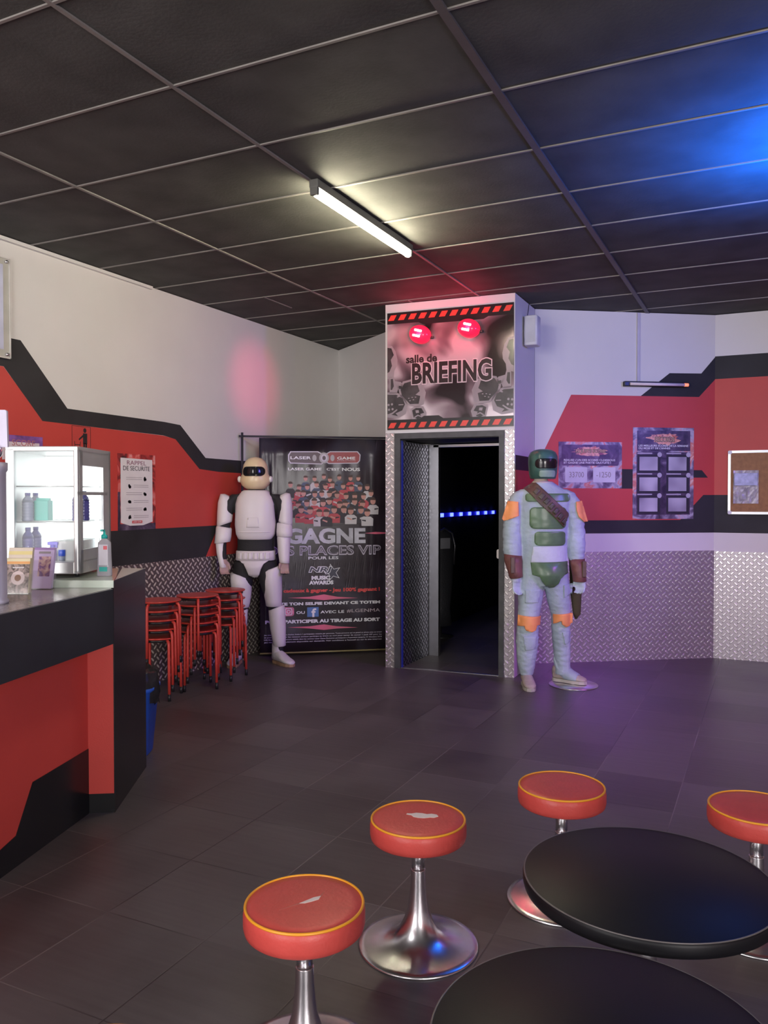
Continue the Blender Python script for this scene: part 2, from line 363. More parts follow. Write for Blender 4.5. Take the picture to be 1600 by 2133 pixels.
door = thing('door_1', FBF.P(.56, 0), FBF.rz(), kind='structure')
def child(o, parent):
    o.parent = parent; o.matrix_parent_inverse = parent_inv(parent); return o
def parent_inv(p):
    return (Matrix.Translation(p.location) @ Matrix.Rotation(p.rotation_euler[2], 4, 'Z')).inverted()
bm = bmesh.new()
slab(bm, FBF, rect(.087, 0, .139, 2.0), -.12, .018); slab(bm, FBF, rect(.992, 0, 1.035, 2.0), -.12, .018); slab(bm, FBF, rect(.139, 1.952, .992, 2.0), -.12, .018)
child(link('door_frame', bm, frame_m), door)
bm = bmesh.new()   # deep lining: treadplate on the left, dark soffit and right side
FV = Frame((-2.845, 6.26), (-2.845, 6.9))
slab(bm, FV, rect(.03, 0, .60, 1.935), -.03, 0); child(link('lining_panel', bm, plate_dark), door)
bm = bmesh.new(); slab(bm, FV, rect(.0, 0, .03, 1.94), -.03, .006)
child(link('blue_edge_strip', bm, mat('blue_edge', (.02, .04, .30), .3)), door)
bm = bmesh.new(); box(bm, (-2.42, 6.60, 1.965), (.95, .62, .04)); box(bm, (-1.955, 6.62, 1.0), (.05, .58, 2.0)); child(link('soffit', bm, blackp), door)
bm = bmesh.new(); box(bm, (-2.80, 6.90, .97), (.10, .05, 1.94)); box(bm, (-2.37, 6.90, 1.925), (.86, .05, .022)); child(link('rear_post', bm, alu), door)
bm = bmesh.new(); slab(bm, FBF, rrect(.972, .96, 1.0, 1.035, .012), -.02, .004); child(link('strike_plate', bm, white), door)
bm = bmesh.new(); slab(bm, FBF, rect(.139, 0, .992, .004), -.04, -.01); child(link('threshold', bm, alu), door)
# dark room behind the doorway
bm = bmesh.new()
box(bm, (-3.38, 9.1, 1.55), (.08, 3.5, 3.1)); box(bm, (-1.87, 8.98, 1.55), (.05, 4.0, 3.1)); box(bm, (-2.6, 10.9, 1.55), (1.6, .1, 3.1)); box(bm, (-2.92, 6.93, 1.55), (.06, .06, 3.1))
box(bm, (-2.4, 6.97, 2.55), (1.0, .06, 1.15))
struct('wall_dark_room', bm, mat('matt_black', (.008, .008, .009), .7))
led = thing('led_strip', (-3.335, 9.2, 1.255), label='row of seven glowing blue LEDs in the dark room behind the doorway', cat='light strip')
bm = bmesh.new(); box(bm, (0, -.05, 0), (.012, 2.5, .05)); link('strip_backing', bm, mat('dark_blue_backing', (.01, .01, .12), .4, emit=(0, 0, 1), estr=.12), led)
ledm = mat('blue_led', (.02, .03, .6), .4, emit=(.04, .06, 1.), estr=5.)
for k in range(7):
    yy = 3.335*(2.524+.0918*k) - 9.2
    bm = bmesh.new(); box(bm, (.012, yy, 0), (.012, .085, .042), bev=.004); link('led_module', bm, ledm, led)
gear = thing('equipment_rack', (-3.12, 7.85, 0), 1.0, label='dark equipment stand with a pale tag, standing just inside the unlit doorway', cat='equipment')
bm = bmesh.new(); loft(bm, [(0, 0, .12, .12, .10), (0, 0, .3, .10, .09), (0, 0, .55, .13, .10), (0, 0, .8, .145, .10), (0, 0, 1.0, .14, .09), (0, 0, 1.09, .11, .07), (0, 0, 1.12, .05, .04)], ex=2.6); link('body', bm, mat('black_nylon', (.03, .03, .034), .5, bump=.4), gear)
bm = bmesh.new(); tube(bm, [(-.13, -.06, .75), (-.14, -.07, .95), (-.1, -.075, 1.08), (0, -.08, 1.13), (.1, -.075, 1.08), (.14, -.07, .95), (.13, -.06, .75)], .012); link('hoop', bm, alu, gear)
bm = bmesh.new(); box(bm, (-.02, -.105, .98), (.14, .006, .11)); link('name_tag', bm, mat('grey_tag', (.25, .25, .27), .6), gear)
bm = bmesh.new(); lathe(bm, [(0, 0), (.14, 0), (.14, .01), (.02, .03), (.02, .14), (0, .14)]); link('foot', bm, black_pl, gear)
# ------------------------------------------------------------------ briefing sign
def sign_material():
    m = bpy.data.materials.new('sign_print'); m.use_nodes = True; nt = m.node_tree; L = nt.links; b = nt.nodes['Principled BSDF']
    tc = nn(nt, 'ShaderNodeTexCoord'); nz = nn(nt, 'ShaderNodeTexNoise'); nz.inputs['Scale'].default_value = 2.9; nz.inputs['Detail'].default_value = 1.5; nz.inputs['Distortion'].default_value = .6; L.new(tc.outputs['Object'], nz.inputs['Vector'])
    cr = nn(nt, 'ShaderNodeValToRGB'); e = cr.color_ramp.elements; e[0].position = .36; e[0].color = (.03, .02, .022, 1); e[1].position = .58; e[1].color = (.62, .55, .57, 1)
    k = cr.color_ramp.elements.new(.47); k.color = (.22, .16, .18, 1)
    L.new(nz.outputs['Fac'], cr.inputs['Fac']); L.new(cr.outputs[0], b.inputs['Base Color']); b.inputs['Roughness'].default_value = .16; b.inputs['Metallic'].default_value = .35
    return m
S = FBF.at
sg = thing('briefing_sign', FBF.P(.56, 2.03), FBF.rz(), label='glossy grey doorway sign reading salle de BRIEFING with red hazard stripes', cat='sign')
sgp = []
bm = bmesh.new(); slab(bm, FBF, rect(.02, 2.03, 1.11, 3.02), .001, .009); sgp.append(link('panel', bm, sign_material()))
blk = mat('sign_black', (.02, .017, .018), .2)
polys = [[(.02, 3.02), (1.11, 3.02), (1.11, 2.925), (.9, 2.925), (.86, 2.905), (.34, 2.905), (.3, 2.925), (.02, 2.925)], [(.02, 2.03), (1.11, 2.03), (1.11, 2.115), (.52, 2.115), (.48, 2.14), (.35, 2.14), (.31, 2.115), (.02, 2.115)]]
for p in polys: sgp.append(plate('black_border', FBF, [p], .009, .0096, blk))
st = []
for zb in (2.955, 2.045):
    for k in range(12):
        u = .028 + k*.0905; st.append([(u, zb), (u+.052, zb), (u+.078, zb+.045), (u+.026, zb+.045)])
st = [[(min(max(u, .024), 1.106), z) for u, z in p] for p in st]
sgp.append(plate('hazard_stripes', FBF, st, .0096, .0102, mat('sign_red', (.75, .06, .04), .3)))
# two mirrored robot drawings, kept generic
def sc4(*pts): return [S(780+x/4, 600+y/4) for x, y in pts]
def mir(p): return [(1.13-u, z) for u, z in p]
def clip(p): return [(min(max(u, .0205), 1.1095), z) for u, z in p]
rb, rw, wd = [], [], []
for out_, ins in (
    (((112, 480), (150, 485), (180, 530), (196, 600), (192, 650), (170, 690), (165, 740), (112, 760)), ((112, 500), (145, 505), (165, 560), (140, 600), (150, 650), (128, 700), (112, 710))),
    (((130, 745), (165, 740), (180, 800), (205, 830), (190, 880), (130, 880)), ((138, 760), (158, 758), (165, 820), (150, 850), (138, 850))),
    (((170, 775), (225, 785), (250, 820), (235, 850), (200, 845)), ((205, 815), (235, 820), (228, 843), (205, 838))),
    (((205, 850), (240, 780), (310, 762), (395, 790), (432, 870), (415, 970), (370, 992), (290, 985), (215, 900)), ((222, 850), (252, 795), (310, 778), (360, 800), (380, 860), (345, 890), (385, 900), (372, 965), (300, 968), (232, 895))),
    (((112, 870), (190, 872), (255, 905), (280, 970), (265, 1050), (200, 1088), (112, 1080)), ((112, 890), (185, 890), (238, 920), (258, 970), (235, 1020), (180, 1045), (200, 1068), (112, 1050))),
    (((300, 1010), (340, 985), (410, 985), (440, 1040), (425, 1090), (370, 1115), (320, 1095)), ((318, 1020), (350, 1000), (395, 1002), (418, 1040), (385, 1050), (398, 1085), (365, 1095), (330, 1078)))):
    for q in (lambda p: p, mir): rw.append(clip(q(sc4(*out_)))); rb.append(clip(q(sc4(*ins))))
for q in (lambda p: p, mir):
    for x, y in ((122, 975), (150, 970), (125, 1015), (155, 1010)): wd.append(q(ell(*S(780+x/4, 600+y/4), .010, .010, 12)))
    for x, y in ((290, 920), (318, 912), (346, 910), (300, 940), (328, 932)): wd.append(q(ell(*S(780+x/4, 600+y/4), .008, .004, 8)))
    for p in (((190, 905), (215, 895), (218, 905), (194, 915)), ((205, 970), (245, 968), (245, 976), (205, 978)), ((112, 1055), (150, 1040), (190, 1010), (196, 1018), (155, 1052), (112, 1068)), ((345, 1020), (372, 1018), (376, 1040), (350, 1044)), ((335, 1075), (365, 1055), (400, 1070), (400, 1078), (366, 1066), (340, 1084))): wd.append(q(sc4(*p)))
wd = [clip(p) for p in wd]
drw = mat('sign_pale', (.30, .27, .28), .2)
sgp.append(plate('robot_outline', FBF, rw, .009, .0094, drw)); sgp.append(plate('robot_shape', FBF, rb, .009, .0098, mat('sign_charcoal', (.05, .045, .045), .2, var=.5, nscale=8))); sgp.append(plate('robot_detail', FBF, wd, .0098, .0101, drw))
for o in sgp: child(o, sg)
_i = Matrix.Identity(4)
def stext(nm, body, u, z, wd_, h, off, m, par=sg, **k):
    o = text(nm, body, FBF, u, z, wd_, h, off, m, None, **k); return child(o, par)
stext('small_lettering', 'salle de', .19, 2.585, .275, .068, .0098, mat('sign_ink', (.03, .02, .02), .2), bold=.03)
stext('large_lettering_halo', 'BRIEFING', .236, 2.398, .70, .196, .0095, mat('sign_halo', (.62, .54, .56), .2), bold=.07, spacing=1.0)
stext('large_lettering', 'BRIEFING', .243, 2.406, .685, .18, .0102, mat('sign_ink', (.03, .02, .02), .2), bold=.035, spacing=1.02)
# red lamps on the sign
lamp_red = mat('red_lamp_lens', (.75, .02, .06), .12, emit=(1., .012, .05), estr=.55)
bar_m = mat('lamp_element', (1, .8, .7), .3, emit=(1., .52, .42), estr=4)
for (lu, lz, lab) in ((.325, 2.815, 'glowing red oval warning lamp, the left one of the sign above the doorway'), (.745, 2.833, 'glowing red oval warning lamp, the right one of the sign above the doorway')):
    t = thing('warning_lamp', FBF.P(lu, lz, .0105), FBF.rz(), label=lab, cat='lamp', group='red warning lamps on the briefing sign')
    bm = bmesh.new(); lathe(bm, [(0, 0), (.085, 0), (.085, .02), (.07, .03), (0, .03)], rot=Matrix.Rotation(PI/2, 3, 'X') @ Matrix.Diagonal((1, .8, 1))); link('base', bm, black_pl, t)
    bm = bmesh.new(); lathe(bm, [(.094, .012), (.096, .03), (.086, .06), (.06, .085), (.03, .095), (0, .098)], rot=Matrix.Rotation(PI/2, 3, 'X') @ Matrix.Rotation(-.3, 3, 'Z') @ Matrix.Diagonal((1, .8, 1))); link('lens', bm, lamp_red, t)
    for dz in (-.022, .02):
        bm = bmesh.new(); tube(bm, [(-.03+dz*.4, -.099, dz+.008), (.028+dz*.4, -.099, dz-.008)], .009); link('lamp_element', bm, bar_m, t)
    ld = lamp('warning_lamp_light', 'POINT', (0, -.16, 0), 2.2, (1, .03, .10), .04); ld.parent = t
    bm = bmesh.new(); box(bm, (.10, -.015, -.03), (.03, .02, .02), bev=.004); link('clip', bm, black_pl, t)
ls = FBF.P(.325, 2.815, .17); lt = FL.P(FL.at(530, 800)[0], FL.at(530, 800)[1], 0)
lamp('warning_lamp_beam', 'SPOT', ls, 26, (1, .05, .22), .03, target=lt, spot=34, blend=1.)
# speaker on the side of the doorway box
t = thing('wall_speaker', (-1.862, 6.58, 2.83), 0, label='small white speaker box mounted beside the briefing sign', cat='speaker')
bm = bmesh.new(); loft(bm, [(.065, 0, -.122, .05, .06), (.065, 0, -.115, .058, .068), (.065, 0, .115, .058, .068), (.065, 0, .122, .05, .06)], ex=5); link('cabinet', bm, mat('white_plastic', (.66, .66, .68), .4), t)
bm = bmesh.new(); box(bm, (.065, -.0665, 0), (.085, .006, .2), bev=.002); link('grille', bm, mat('white_grille', (.60, .60, .62), .7, bump=.5, bscale=500), t)
bm = bmesh.new(); box(bm, (.005, 0, 0), (.012, .04, .1)); link('bracket', bm, alu, t)
bm = bmesh.new(); tube(bm, [(-.0, .06, .12), (.005, .07, .16), (.0, .11, .2), (-.003, .14, .262)], .0025, 6); link('cable', bm, black_pl, t)
# ------------------------------------------------------------------ ceiling light
def batten(loc, rz, lab, estr):
    t = thing('fluorescent_batten', loc, rz, label=lab, cat='ceiling light')
    bm = bmesh.new(); box(bm, (0, 0, -.022), (.052, 1.22, .044), bev=.006); link('housing', bm, mat('grey_housing', (.10, .10, .09), .5), t)
    bm = bmesh.new(); tube(bm, [(0, -.575, -.064), (0, .585, -.064)], .02, 16); link('tube', bm, mat('lit_tube', (1, 1, .8), .4, emit=(1., .93, .66), estr=estr), t)
    for s in (-1, 1):
        bm = bmesh.new(); box(bm, (0, s*.598, -.05), (.045, .022, .06), bev=.004); link('end_cap', bm, mat('grey_housing', (.1, .1, .09), .5), t)
    return t
batten((-2.13, 4.21, CEIL-.002), .0, 'lit fluorescent tube light on the black ceiling in front of the briefing sign', 64.)
# unseen fill light added behind the camera to brighten ceiling and stool tops
lamp('fill_behind_camera', 'POINT', (-2.13, -.6, CEIL-.22), 62, (1., .95, .95), .15)
# pale lamp and conduit on the oblique wall
u, z = FRB.at(1297, 800); u2, z2 = FRB.at(1430, 804)
t = thing('wall_tube_lamp', FRB.P((u+u2)/2, z, 0.), FRB.rz(), label='short unlit tube lamp with a thin conduit, on the wall above the score posters', cat='lamp')
wl = u2-u
bm = bmesh.new(); box(bm, (0, -.02, 0), (wl, .038, .046), bev=.008); link('housing', bm, black_pl, t)
bm = bmesh.new(); tube(bm, [(-wl/2+.05, -.046, -.003), (wl/2-.04, -.046, -.003)], .013, 12); link('tube', bm, mat('unlit_tube', (.75, .66, .72), .3), t)
bm = bmesh.new(); tube(bm, [(wl/2-.045, -.046, -.003), (wl/2-.008, -.046, -.003)], .0145, 12); link('reflection_glow', bm, mat('orange_reflection', (.9, .3, .2), .3, emit=(1, .25, .12), estr=.5), t)  # orange reflection on the tube end, put in as glowing colour
uc = FRB.at(1329, 700)[0]-(u+u2)/2
bm = bmesh.new(); box(bm, (uc, -.008, (CEIL-z)/2+.01), (.022, .014, CEIL-z-.03)); link('conduit', bm, mat('white_conduit', (.5, .48, .55), .5), t)

# ------------------------------------------------------------------ posters
def poster(name, fr, u0, z0, u1, z1, m, label, cat='poster', off=.004, group=None):
    t = thing(name, fr.P((u0+u1)/2, z0, 0), fr.rz(), label=label, cat=cat, group=group)
    bm = bmesh.new(); slab(bm, fr, rect(u0, z0, u1, z1), off-.0015, off); child(link('sheet', bm, m), t); return t
def ptext(t, nm, fr, body, u0, z0, wd_, h, off, m, **k): return child(text(nm, body, fr, u0, z0, wd_, h, off, m, None, **k), t)
def pplate(t, nm, fr, polys, o0, o1, m, mis=None): return child(plate(nm, fr, polys, o0, o1, m, None, mis), t)

def ramp_print(name, stops, sc=7, det=4, dist=1., rough=.35):
    m = bpy.data.materials.new(name); m.use_nodes = True; nt = m.node_tree; L = nt.links; b = nt.nodes['Principled BSDF']
    tc = nn(nt, 'ShaderNodeTexCoord'); nz = nn(nt, 'ShaderNodeTexNoise'); nz.inputs['Scale'].default_value = sc; nz.inputs['Detail'].default_value = det; nz.inputs['Distortion'].default_value = dist; L.new(tc.outputs['Object'], nz.inputs['Vector'])
    cr = nn(nt, 'ShaderNodeValToRGB'); el = cr.color_ramp.elements
    el[0].position = stops[0][0]; el[0].color = (*stops[0][1], 1); el[1].position = stops[-1][0]; el[1].color = (*stops[-1][1], 1)
    for p, c in stops[1:-1]: q = el.new(p); q.color = (*c, 1)
    L.new(nz.outputs['Fac'], cr.inputs['Fac']); L.new(cr.outputs[0], b.inputs['Base Color']); b.inputs['Roughness'].default_value = rough; return m
grunge = ramp_print('grunge_print', [(.32, (.03, .02, .04)), (.46, (.16, .13, .20)), (.55, (.45, .42, .52)), (.62, (.60, .18, .13)), (.7, (.75, .55, .5))], 6)
dark_print = ramp_print('dark_print', [(.35, (.02, .015, .03)), (.6, (.09, .06, .11)), (.75, (.25, .2, .28))], 9)
fire_print = ramp_print('fire_print', [(.35, (.55, .15, .08)), (.5, (.8, .42, .3)), (.65, (.25, .06, .08))], 16)
def splat(u, z, a, b_, n=40, jag=.35):
    return [(u + a*math.cos(2*PI*i/n)*(1 + (random.random()-.5)*jag*(1+abs(math.cos(2*PI*i/n)))), z + b_*math.sin(2*PI*i/n)*(1 + (random.random()-.5)*jag)) for i in range(n)]
# low-score poster
t = poster('score_poster', FRB, .217, 1.536, .803, 1.945, grunge, 'landscape poster headed LE JUSTE SCORE with two white cards, beside the armoured figure')
t['label'] = 'wide score poster with two white cards, on the red wall right of the green helmet'
pplate(t, 'dark_banner', FRB, [rrect(.245, 1.735, .775, 1.92, .02)], .004, .0048, dark_print)
pplate(t, 'flame_splash', FRB, [splat(.51, 1.862, .15, .042)], .0048, .0053, fire_print)
ptext(t, 'title', FRB, 'LE JUSTE SCORE', .375, 1.842, .275, .036, .0054, mat('tan_ink', (.45, .30, .2), .5), bold=.03)
ptext(t, 'title_outline', FRB, 'LE JUSTE SCORE', .372, 1.839, .281, .042, .0051, ink, bold=.07)
ptext(t, 'subtitle', FRB, 'REALISE L\'UN DES SCORES CI-DESSOUS\nET GAGNE UNE PARTIE GRATUITE !', .265, 1.752, .475, .042, .0052, ink_white, bold=.02)
for q_ in (rrect(.278, 1.588, .480, 1.722, .008), rrect(.535, 1.588, .742, 1.722, .008)): pplate(t, 'white_card', FRB, [q_], .0048, .0056, mat('card', (.62, .60, .70), .5))
ptext(t, 'left_score', FRB, '33700', .315, 1.632, .135, .048, .0058, ink_grey)
ptext(t, 'right_score', FRB, '-1250', .565, 1.632, .135, .048, .0058, ink_grey)
# records poster
t = poster('record_poster', FRB, .906, 1.262, 1.485, 2.078, grunge, 'tall poster headed RECORDS with six grey picture cards in two columns')
pplate(t, 'dark_banner', FRB, [rect(.945, 1.87, 1.45, 2.05), rect(.94, 1.30, 1.45, 1.86)], .004, .0048, dark_print)
pplate(t, 'flame_splash', FRB, [splat(1.21, 1.975, .15, .05)], .0048, .0053, fire_print)
ptext(t, 'title_outline', FRB, 'RECORDS', 1.112, 1.948, .19, .05, .0051, ink, bold=.07)
ptext(t, 'title', FRB, 'RECORDS', 1.116, 1.952, .182, .042, .0054, mat('tan_ink', (.45, .3, .2), .5), bold=.03)
ptext(t, 'subtitle', FRB, 'LES MEILLEURS SCORES DE LA SEMAINE\nDU MOIS ET DE L\'ANNEE', .96, 1.885, .47, .04, .0052, ink_white, bold=.02)
card = ramp_print('grey_card', [(.3, (.20, .18, .24)), (.5, (.36, .34, .42)), (.7, (.52, .50, .58))], 5, 1, 0)
for r in range(3):
    for c in range(2):
        u0 = .968 + c*.275; z0 = 1.695 - r*.183
        pplate(t, 'card_frame', FRB, [rrect(u0-.02, z0-.02, u0+.198, z0+.142, .01)], .0048, .0052, ink)
        pplate(t, 'picture_card', FRB, [rect(u0, z0, u0+.172, z0+.122)], .0052, .006, card)
        pplate(t, 'rosette', FRB, [ell(u0+.19, z0+.142, .022, .022, 12), rect(u0-.02, z0+.148, u0+.12, z0+.158)], .0055, .0062, mat('lilac_ink', (.45, .42, .52), .5))
# cork board
u0, z0 = .115, 1.305; u1, z1 = 1.0, 1.872
t = thing('notice_board', FRS.P((u0+u1)/2, z0, 0), FRS.rz(), label='brown notice board in a rounded aluminium frame at the right edge', cat='board')
pplate(t, 'board', FRS, [rect(u0+.01, z0+.01, u1-.01, z1-.01)], .003, .010, mat('brown_board', (.30, .135, .05), .55, var=.15, nscale=30, bump=.2, bscale=200))
bm = bmesh.new()
for a, b_ in ((rect(u0+.02, z0, u1-.02, z0+.022), 0), (rect(u0+.02, z1-.022, u1-.02, z1), 0), (rect(u0, z0+.02, u0+.022, z1-.02), 0), (rect(u1-.022, z0+.02, u1, z1-.02), 0)): slab(bm, FRS, a, .002, .02)
child(link('frame', bm, alu_w), t)
bm = bmesh.new()
for uu in (u0, u1-.03):
    for zz in (z0, z1-.03): slab(bm, FRS, rrect(uu-.001, zz-.001, uu+.031, zz+.031, .012), .002, .023)
child(link('frame_corner', bm, mat('pale_corner', (.7, .7, .72), .4)), t)
t = thing('foil_packet', FRS.P(.262, 1.40, .0105), FRS.rz(), label='crinkled iridescent foil packet pinned on the brown board', cat='packet')
bm = bmesh.new(); n = 14
vs = [[bm.verts.new(((i/n-.5)*.205, -.012-random.random()*.012, j/n*.295)) for i in range(n+1)] for j in range(n+1)]
for j in range(n):
    for i in range(n): bm.faces.new((vs[j][i], vs[j][i+1], vs[j+1][i+1], vs[j+1][i]))
bmesh.ops.solidify(bm, geom=bm.faces[:], thickness=.008)
link('wrapper', bm, mat('foil', (.78, .76, .88), .35, .15, var=.25, nscale=12), t)
bm = bmesh.new(); box(bm, (0, -.031, .215), (.19, .004, .11), bev=.0015); link('blue_label', bm, mat('foil_blue', (.22, .22, .42), .3, .2, var=.3, nscale=25), t)
# safety poster on the left wall
t = poster('safety_poster', FL, 4.535, 1.212, 4.94, 1.787, ramp_print('red_print', [(.35, (.03, .02, .02)), (.46, (.30, .03, .03)), (.55, (.62, .08, .07)), (.7, (.75, .35, .33))], 9), 'safety rules poster RAPPEL DE SECURITE, white sheet with small pictograms on the red wall')
pplate(t, 'dark_edge', FL, [rect(4.535, 1.212, 4.94, 1.26), rect(4.535, 1.26, 4.56, 1.5)], .004, .0045, dark_print)
pplate(t, 'white_page', FL, [[(4.565, 1.27), (4.66, 1.245), (4.80, 1.245), (4.905, 1.27), (4.905, 1.75), (4.565, 1.755)]], .0045, .006, paper_w)
ptext(t, 'heading', FL, 'RAPPEL', 4.63, 1.705, .205, .032, .0062, mat('plum_ink', (.25, .10, .15), .5))
ptext(t, 'heading', FL, 'DE SECURITE', 4.59, 1.662, .285, .034, .0062, ink)
sm = []; pic = []
for k in range(6):
    z = 1.60-k*.058; lft = k % 2
    pic.append(ell(4.655 if lft else 4.82, z, .013, .019, 7, k*.5)); pic.append(rect((4.65 if lft else 4.81), z-.012, (4.672 if lft else 4.838), z+.004))
    for d in (.008, -.006): sm.append(rect(4.70 if lft else 4.62, z+d, 4.86 if lft else 4.79, z+d+.003))
pplate(t, 'pictograms', FL, pic, .006, .0064, ink); pplate(t, 'text_lines', FL, sm, .006, .0063, ink_grey)
pplate(t, 'footer_logo', FL, [rrect(4.68, 1.262, 4.79, 1.282, .004)], .006, .0065, ink_red); ptext(t, 'footer_lettering', FL, 'LASER GAME', 4.69, 1.268, .09, .009, .0067, ink_white)
# litter pictogram
t = poster('litter_sign', FL, 4.105, 1.76, 4.275, 1.958, mat('red_card', (.50, .06, .05), .4), 'small red litter bin pictogram sign above the lit fridge', 'sign')
pplate(t, 'pictogram', FL, [ell(4.222, 1.93, .014, .017, 14), rect(4.205, 1.835, 4.243, 1.91), rect(4.207, 1.765, 4.222, 1.84), rect(4.226, 1.765, 4.241, 1.84), [(4.165, 1.868), (4.17, 1.858), (4.208, 1.885), (4.205, 1.90)], [(4.125, 1.85), (4.130, 1.85), (4.138, 1.775), (4.134, 1.772)], [(4.178, 1.85), (4.183, 1.85), (4.172, 1.772), (4.168, 1.775)], rect(4.134, 1.768, 4.172, 1.778), rect(4.13, 1.80, 4.175, 1.806), rect(4.13, 1.825, 4.178, 1.83), rect(4.105, 1.955, 4.275, 1.958), rect(4.105, 1.76, 4.108, 1.958), rect(4.272, 1.76, 4.275, 1.958)], .004, .0046, ink)
# score sign
a = FL.at(12, 905); b_ = FL.at(88, 912); c = FL.at(88, 938)
t = poster('score_sign', FL, a[0]-.05, 1.72, b_[0], b_[1]+.003, paper_v, 'violet sheet with a white strip reading SCORE, on the red wall behind the fridge', 'sign')
a1 = FL.at(20, 918); b1 = FL.at(81, 924)
pplate(t, 'white_strip', FL, [rect(a1[0]-.06, 1.70, b1[0], b1[1])], .004, .0046, mat('pink_card', (.70, .60, .64), .5))
s0 = FL.at(24, 921); s1 = FL.at(72, 931)
ptext(t, 'lettering', FL, 'SCORE', s0[0], s1[1], s1[0]-s0[0], .04, .0048, mat('dusty_red_ink', (.45, .16, .18), .5))
# acrylic frame, top left
t = thing('acrylic_frame', FL.P(3.3, 2.335, 0), FL.rz(), label='clear wall frame with a pale blue print at the top left edge', cat='picture frame')
pplate(t, 'backing', FL, [rect(2.7, 2.335, 3.60, 2.965)], .012, .016, mat('frame_back', (.42, .41, .37), .4))
pplate(t, 'print', FL, [rect(2.7, 2.39, 3.55, 2.92)], .016, .018, mat('pale_blue_print', (.50, .52, .68), .5, var=.15, nscale=4))
pplate(t, 'edge_rim', FL, [rect(3.593, 2.335, 3.60, 2.965), rect(2.7, 2.335, 3.6, 2.342), rect(2.7, 2.958, 3.6, 2.965)], .016, .024, mat('rim_pale', (.6, .58, .55), .2))
bm = bmesh.new()
for zz in (2.36, 2.94): lathe(bm, [(0, 0), (.011, 0), (.011, .03), (.007, .034), (0, .034)], 16, FL.P(3.57, zz, 0), rot=Matrix.Rotation(PI/2, 3, 'Y'))
child(link('standoff', bm, chrome), t)

# ------------------------------------------------------------------ promotional banner on a metal frame
FB = Frame((-4.318, 6.03), (-3.215, 6.835))
B = FB.at
def bpt(cx, cy): return B(420+cx/4, 900+cy/4)     # a point measured on the close-up of the banner
UL = bpt(480, 80)[0]; UR = FB.len; ZT = 2.0; ZB = bpt(900, 1830)[1]
t = thing('banner', FB.P((UL+UR)/2, ZB, 0), FB.rz(), label='tall dark laser game competition banner with a crowd photo, left of the doorway', cat='banner')
bm = bmesh.new(); n = 60
lay = bm.loops.layers.uv.verify(); cols = []
for i in range(n+1):
    u = UL + (UR-UL)*i/n; row = []
    for j in range(13):
        z = ZB + (ZT-ZB)*j/12; e = min(i, n-i)/n
        wv = -.010*math.exp(-e*16)*(1+math.sin(i*1.9)) - .006*math.exp(-(12-j)*1.3)*(1+math.sin(i*.8)) - .003
        row.append(bm.verts.new(FB.P(u, z, wv)))
    cols.append(row)
for i in range(n):
    for j in range(12): f = bm.faces.new((cols[i][j], cols[i+1][j], cols[i+1][j+1], cols[i][j+1])); f.smooth = True
bmesh.ops.solidify(bm, geom=bm.faces[:], thickness=.002)
child(link('sheet', bm, ramp_print('banner_print', [(.3, (.012, .010, .018)), (.5, (.05, .035, .05)), (.62, (.10, .09, .13)), (.8, (.20, .17, .15))], 1.6, 2, .3, .22)), t)
def bp(nm, polys, o, m, th=.0006, mis=None): return child(plate(nm, FB, polys, o-.001, o+th, m, None, mis), t)
def bt(nm, body, x0, y0, x1, y1, o, m, **k):
    xm = 1020; a = bpt(x0, y1); b = bpt(x1, y0); za = bpt(xm, y1)[1]; zb_ = bpt(xm, y0)[1]; return child(text(nm, body, FB, a[0], za, b[0]-a[0], zb_-za, o, m, None, **k), t)
def cc(*pts): return [bpt(*p) for p in pts]
silver_ink = mat('silver_ink', (.42, .42, .50), .35, var=.25, nscale=12)
lilac = mat('lilac_print', (.50, .46, .58), .4)
# logo cartouche
bp('logo_outline', [cc((720, 190), (740, 160), (970, 160), (1000, 178), (1040, 178), (1070, 160), (1300, 160), (1325, 190), (1320, 240), (1300, 262), (1060, 266), (1030, 250), (1000, 270), (740, 262), (722, 240))], .001, lilac)
bp('logo_field', [cc((730, 195), (745, 168), (965, 168), (998, 186), (1020, 186), (1020, 250), (995, 262), (745, 254), (732, 238))], .0016, mat('logo_plum', (.08, .05, .07), .4))
bp('logo_field_red', [cc((1020, 186), (1042, 186), (1072, 168), (1295, 168), (1316, 192), (1312, 238), (1296, 254), (1064, 258), (1030, 243), (1020, 250))], .0016, mat('logo_red', (.28, .04, .05), .4))
bp('logo_roundel', [ell(*bpt(1020, 216), .045, .05, 24), ell(bpt(940, 216)[0], bpt(940, 216)[1], .02, .03, 10), ell(bpt(1090, 216)[0], bpt(1090, 216)[1], .02, .03, 10)], .0024, mat('logo_grey', (.35, .33, .38), .4))
bp('logo_roundel_mark', [ell(*bpt(1020, 216), .03, .034, 20)], .0032, lilac); bp('logo_roundel_core', [ell(*bpt(1020, 216), .016, .02, 16)], .0038, mat('logo_plum', (.08, .05, .07), .4))
bt('logo_lettering', 'LASER', 740, 204, 912, 228, .0024, ink_white, bold=.02); bt('logo_lettering', 'GAME', 1130, 204, 1280, 228, .0024, ink_white, bold=.02); bt('logo_small_lettering', 'EVOLUTION', 1130, 233, 1280, 241, .0024, lilac)
bt('slogan', 'LASER GAME', 720, 298, 1000, 320, .0012, ink_white, bold=.02); bt('slogan', 'C\'EST', 1042, 298, 1150, 320, .0012, ink_white, bold=.02); bt('slogan', 'NOUS', 1170, 296, 1320, 324, .0012, ink_white, bold=.03)
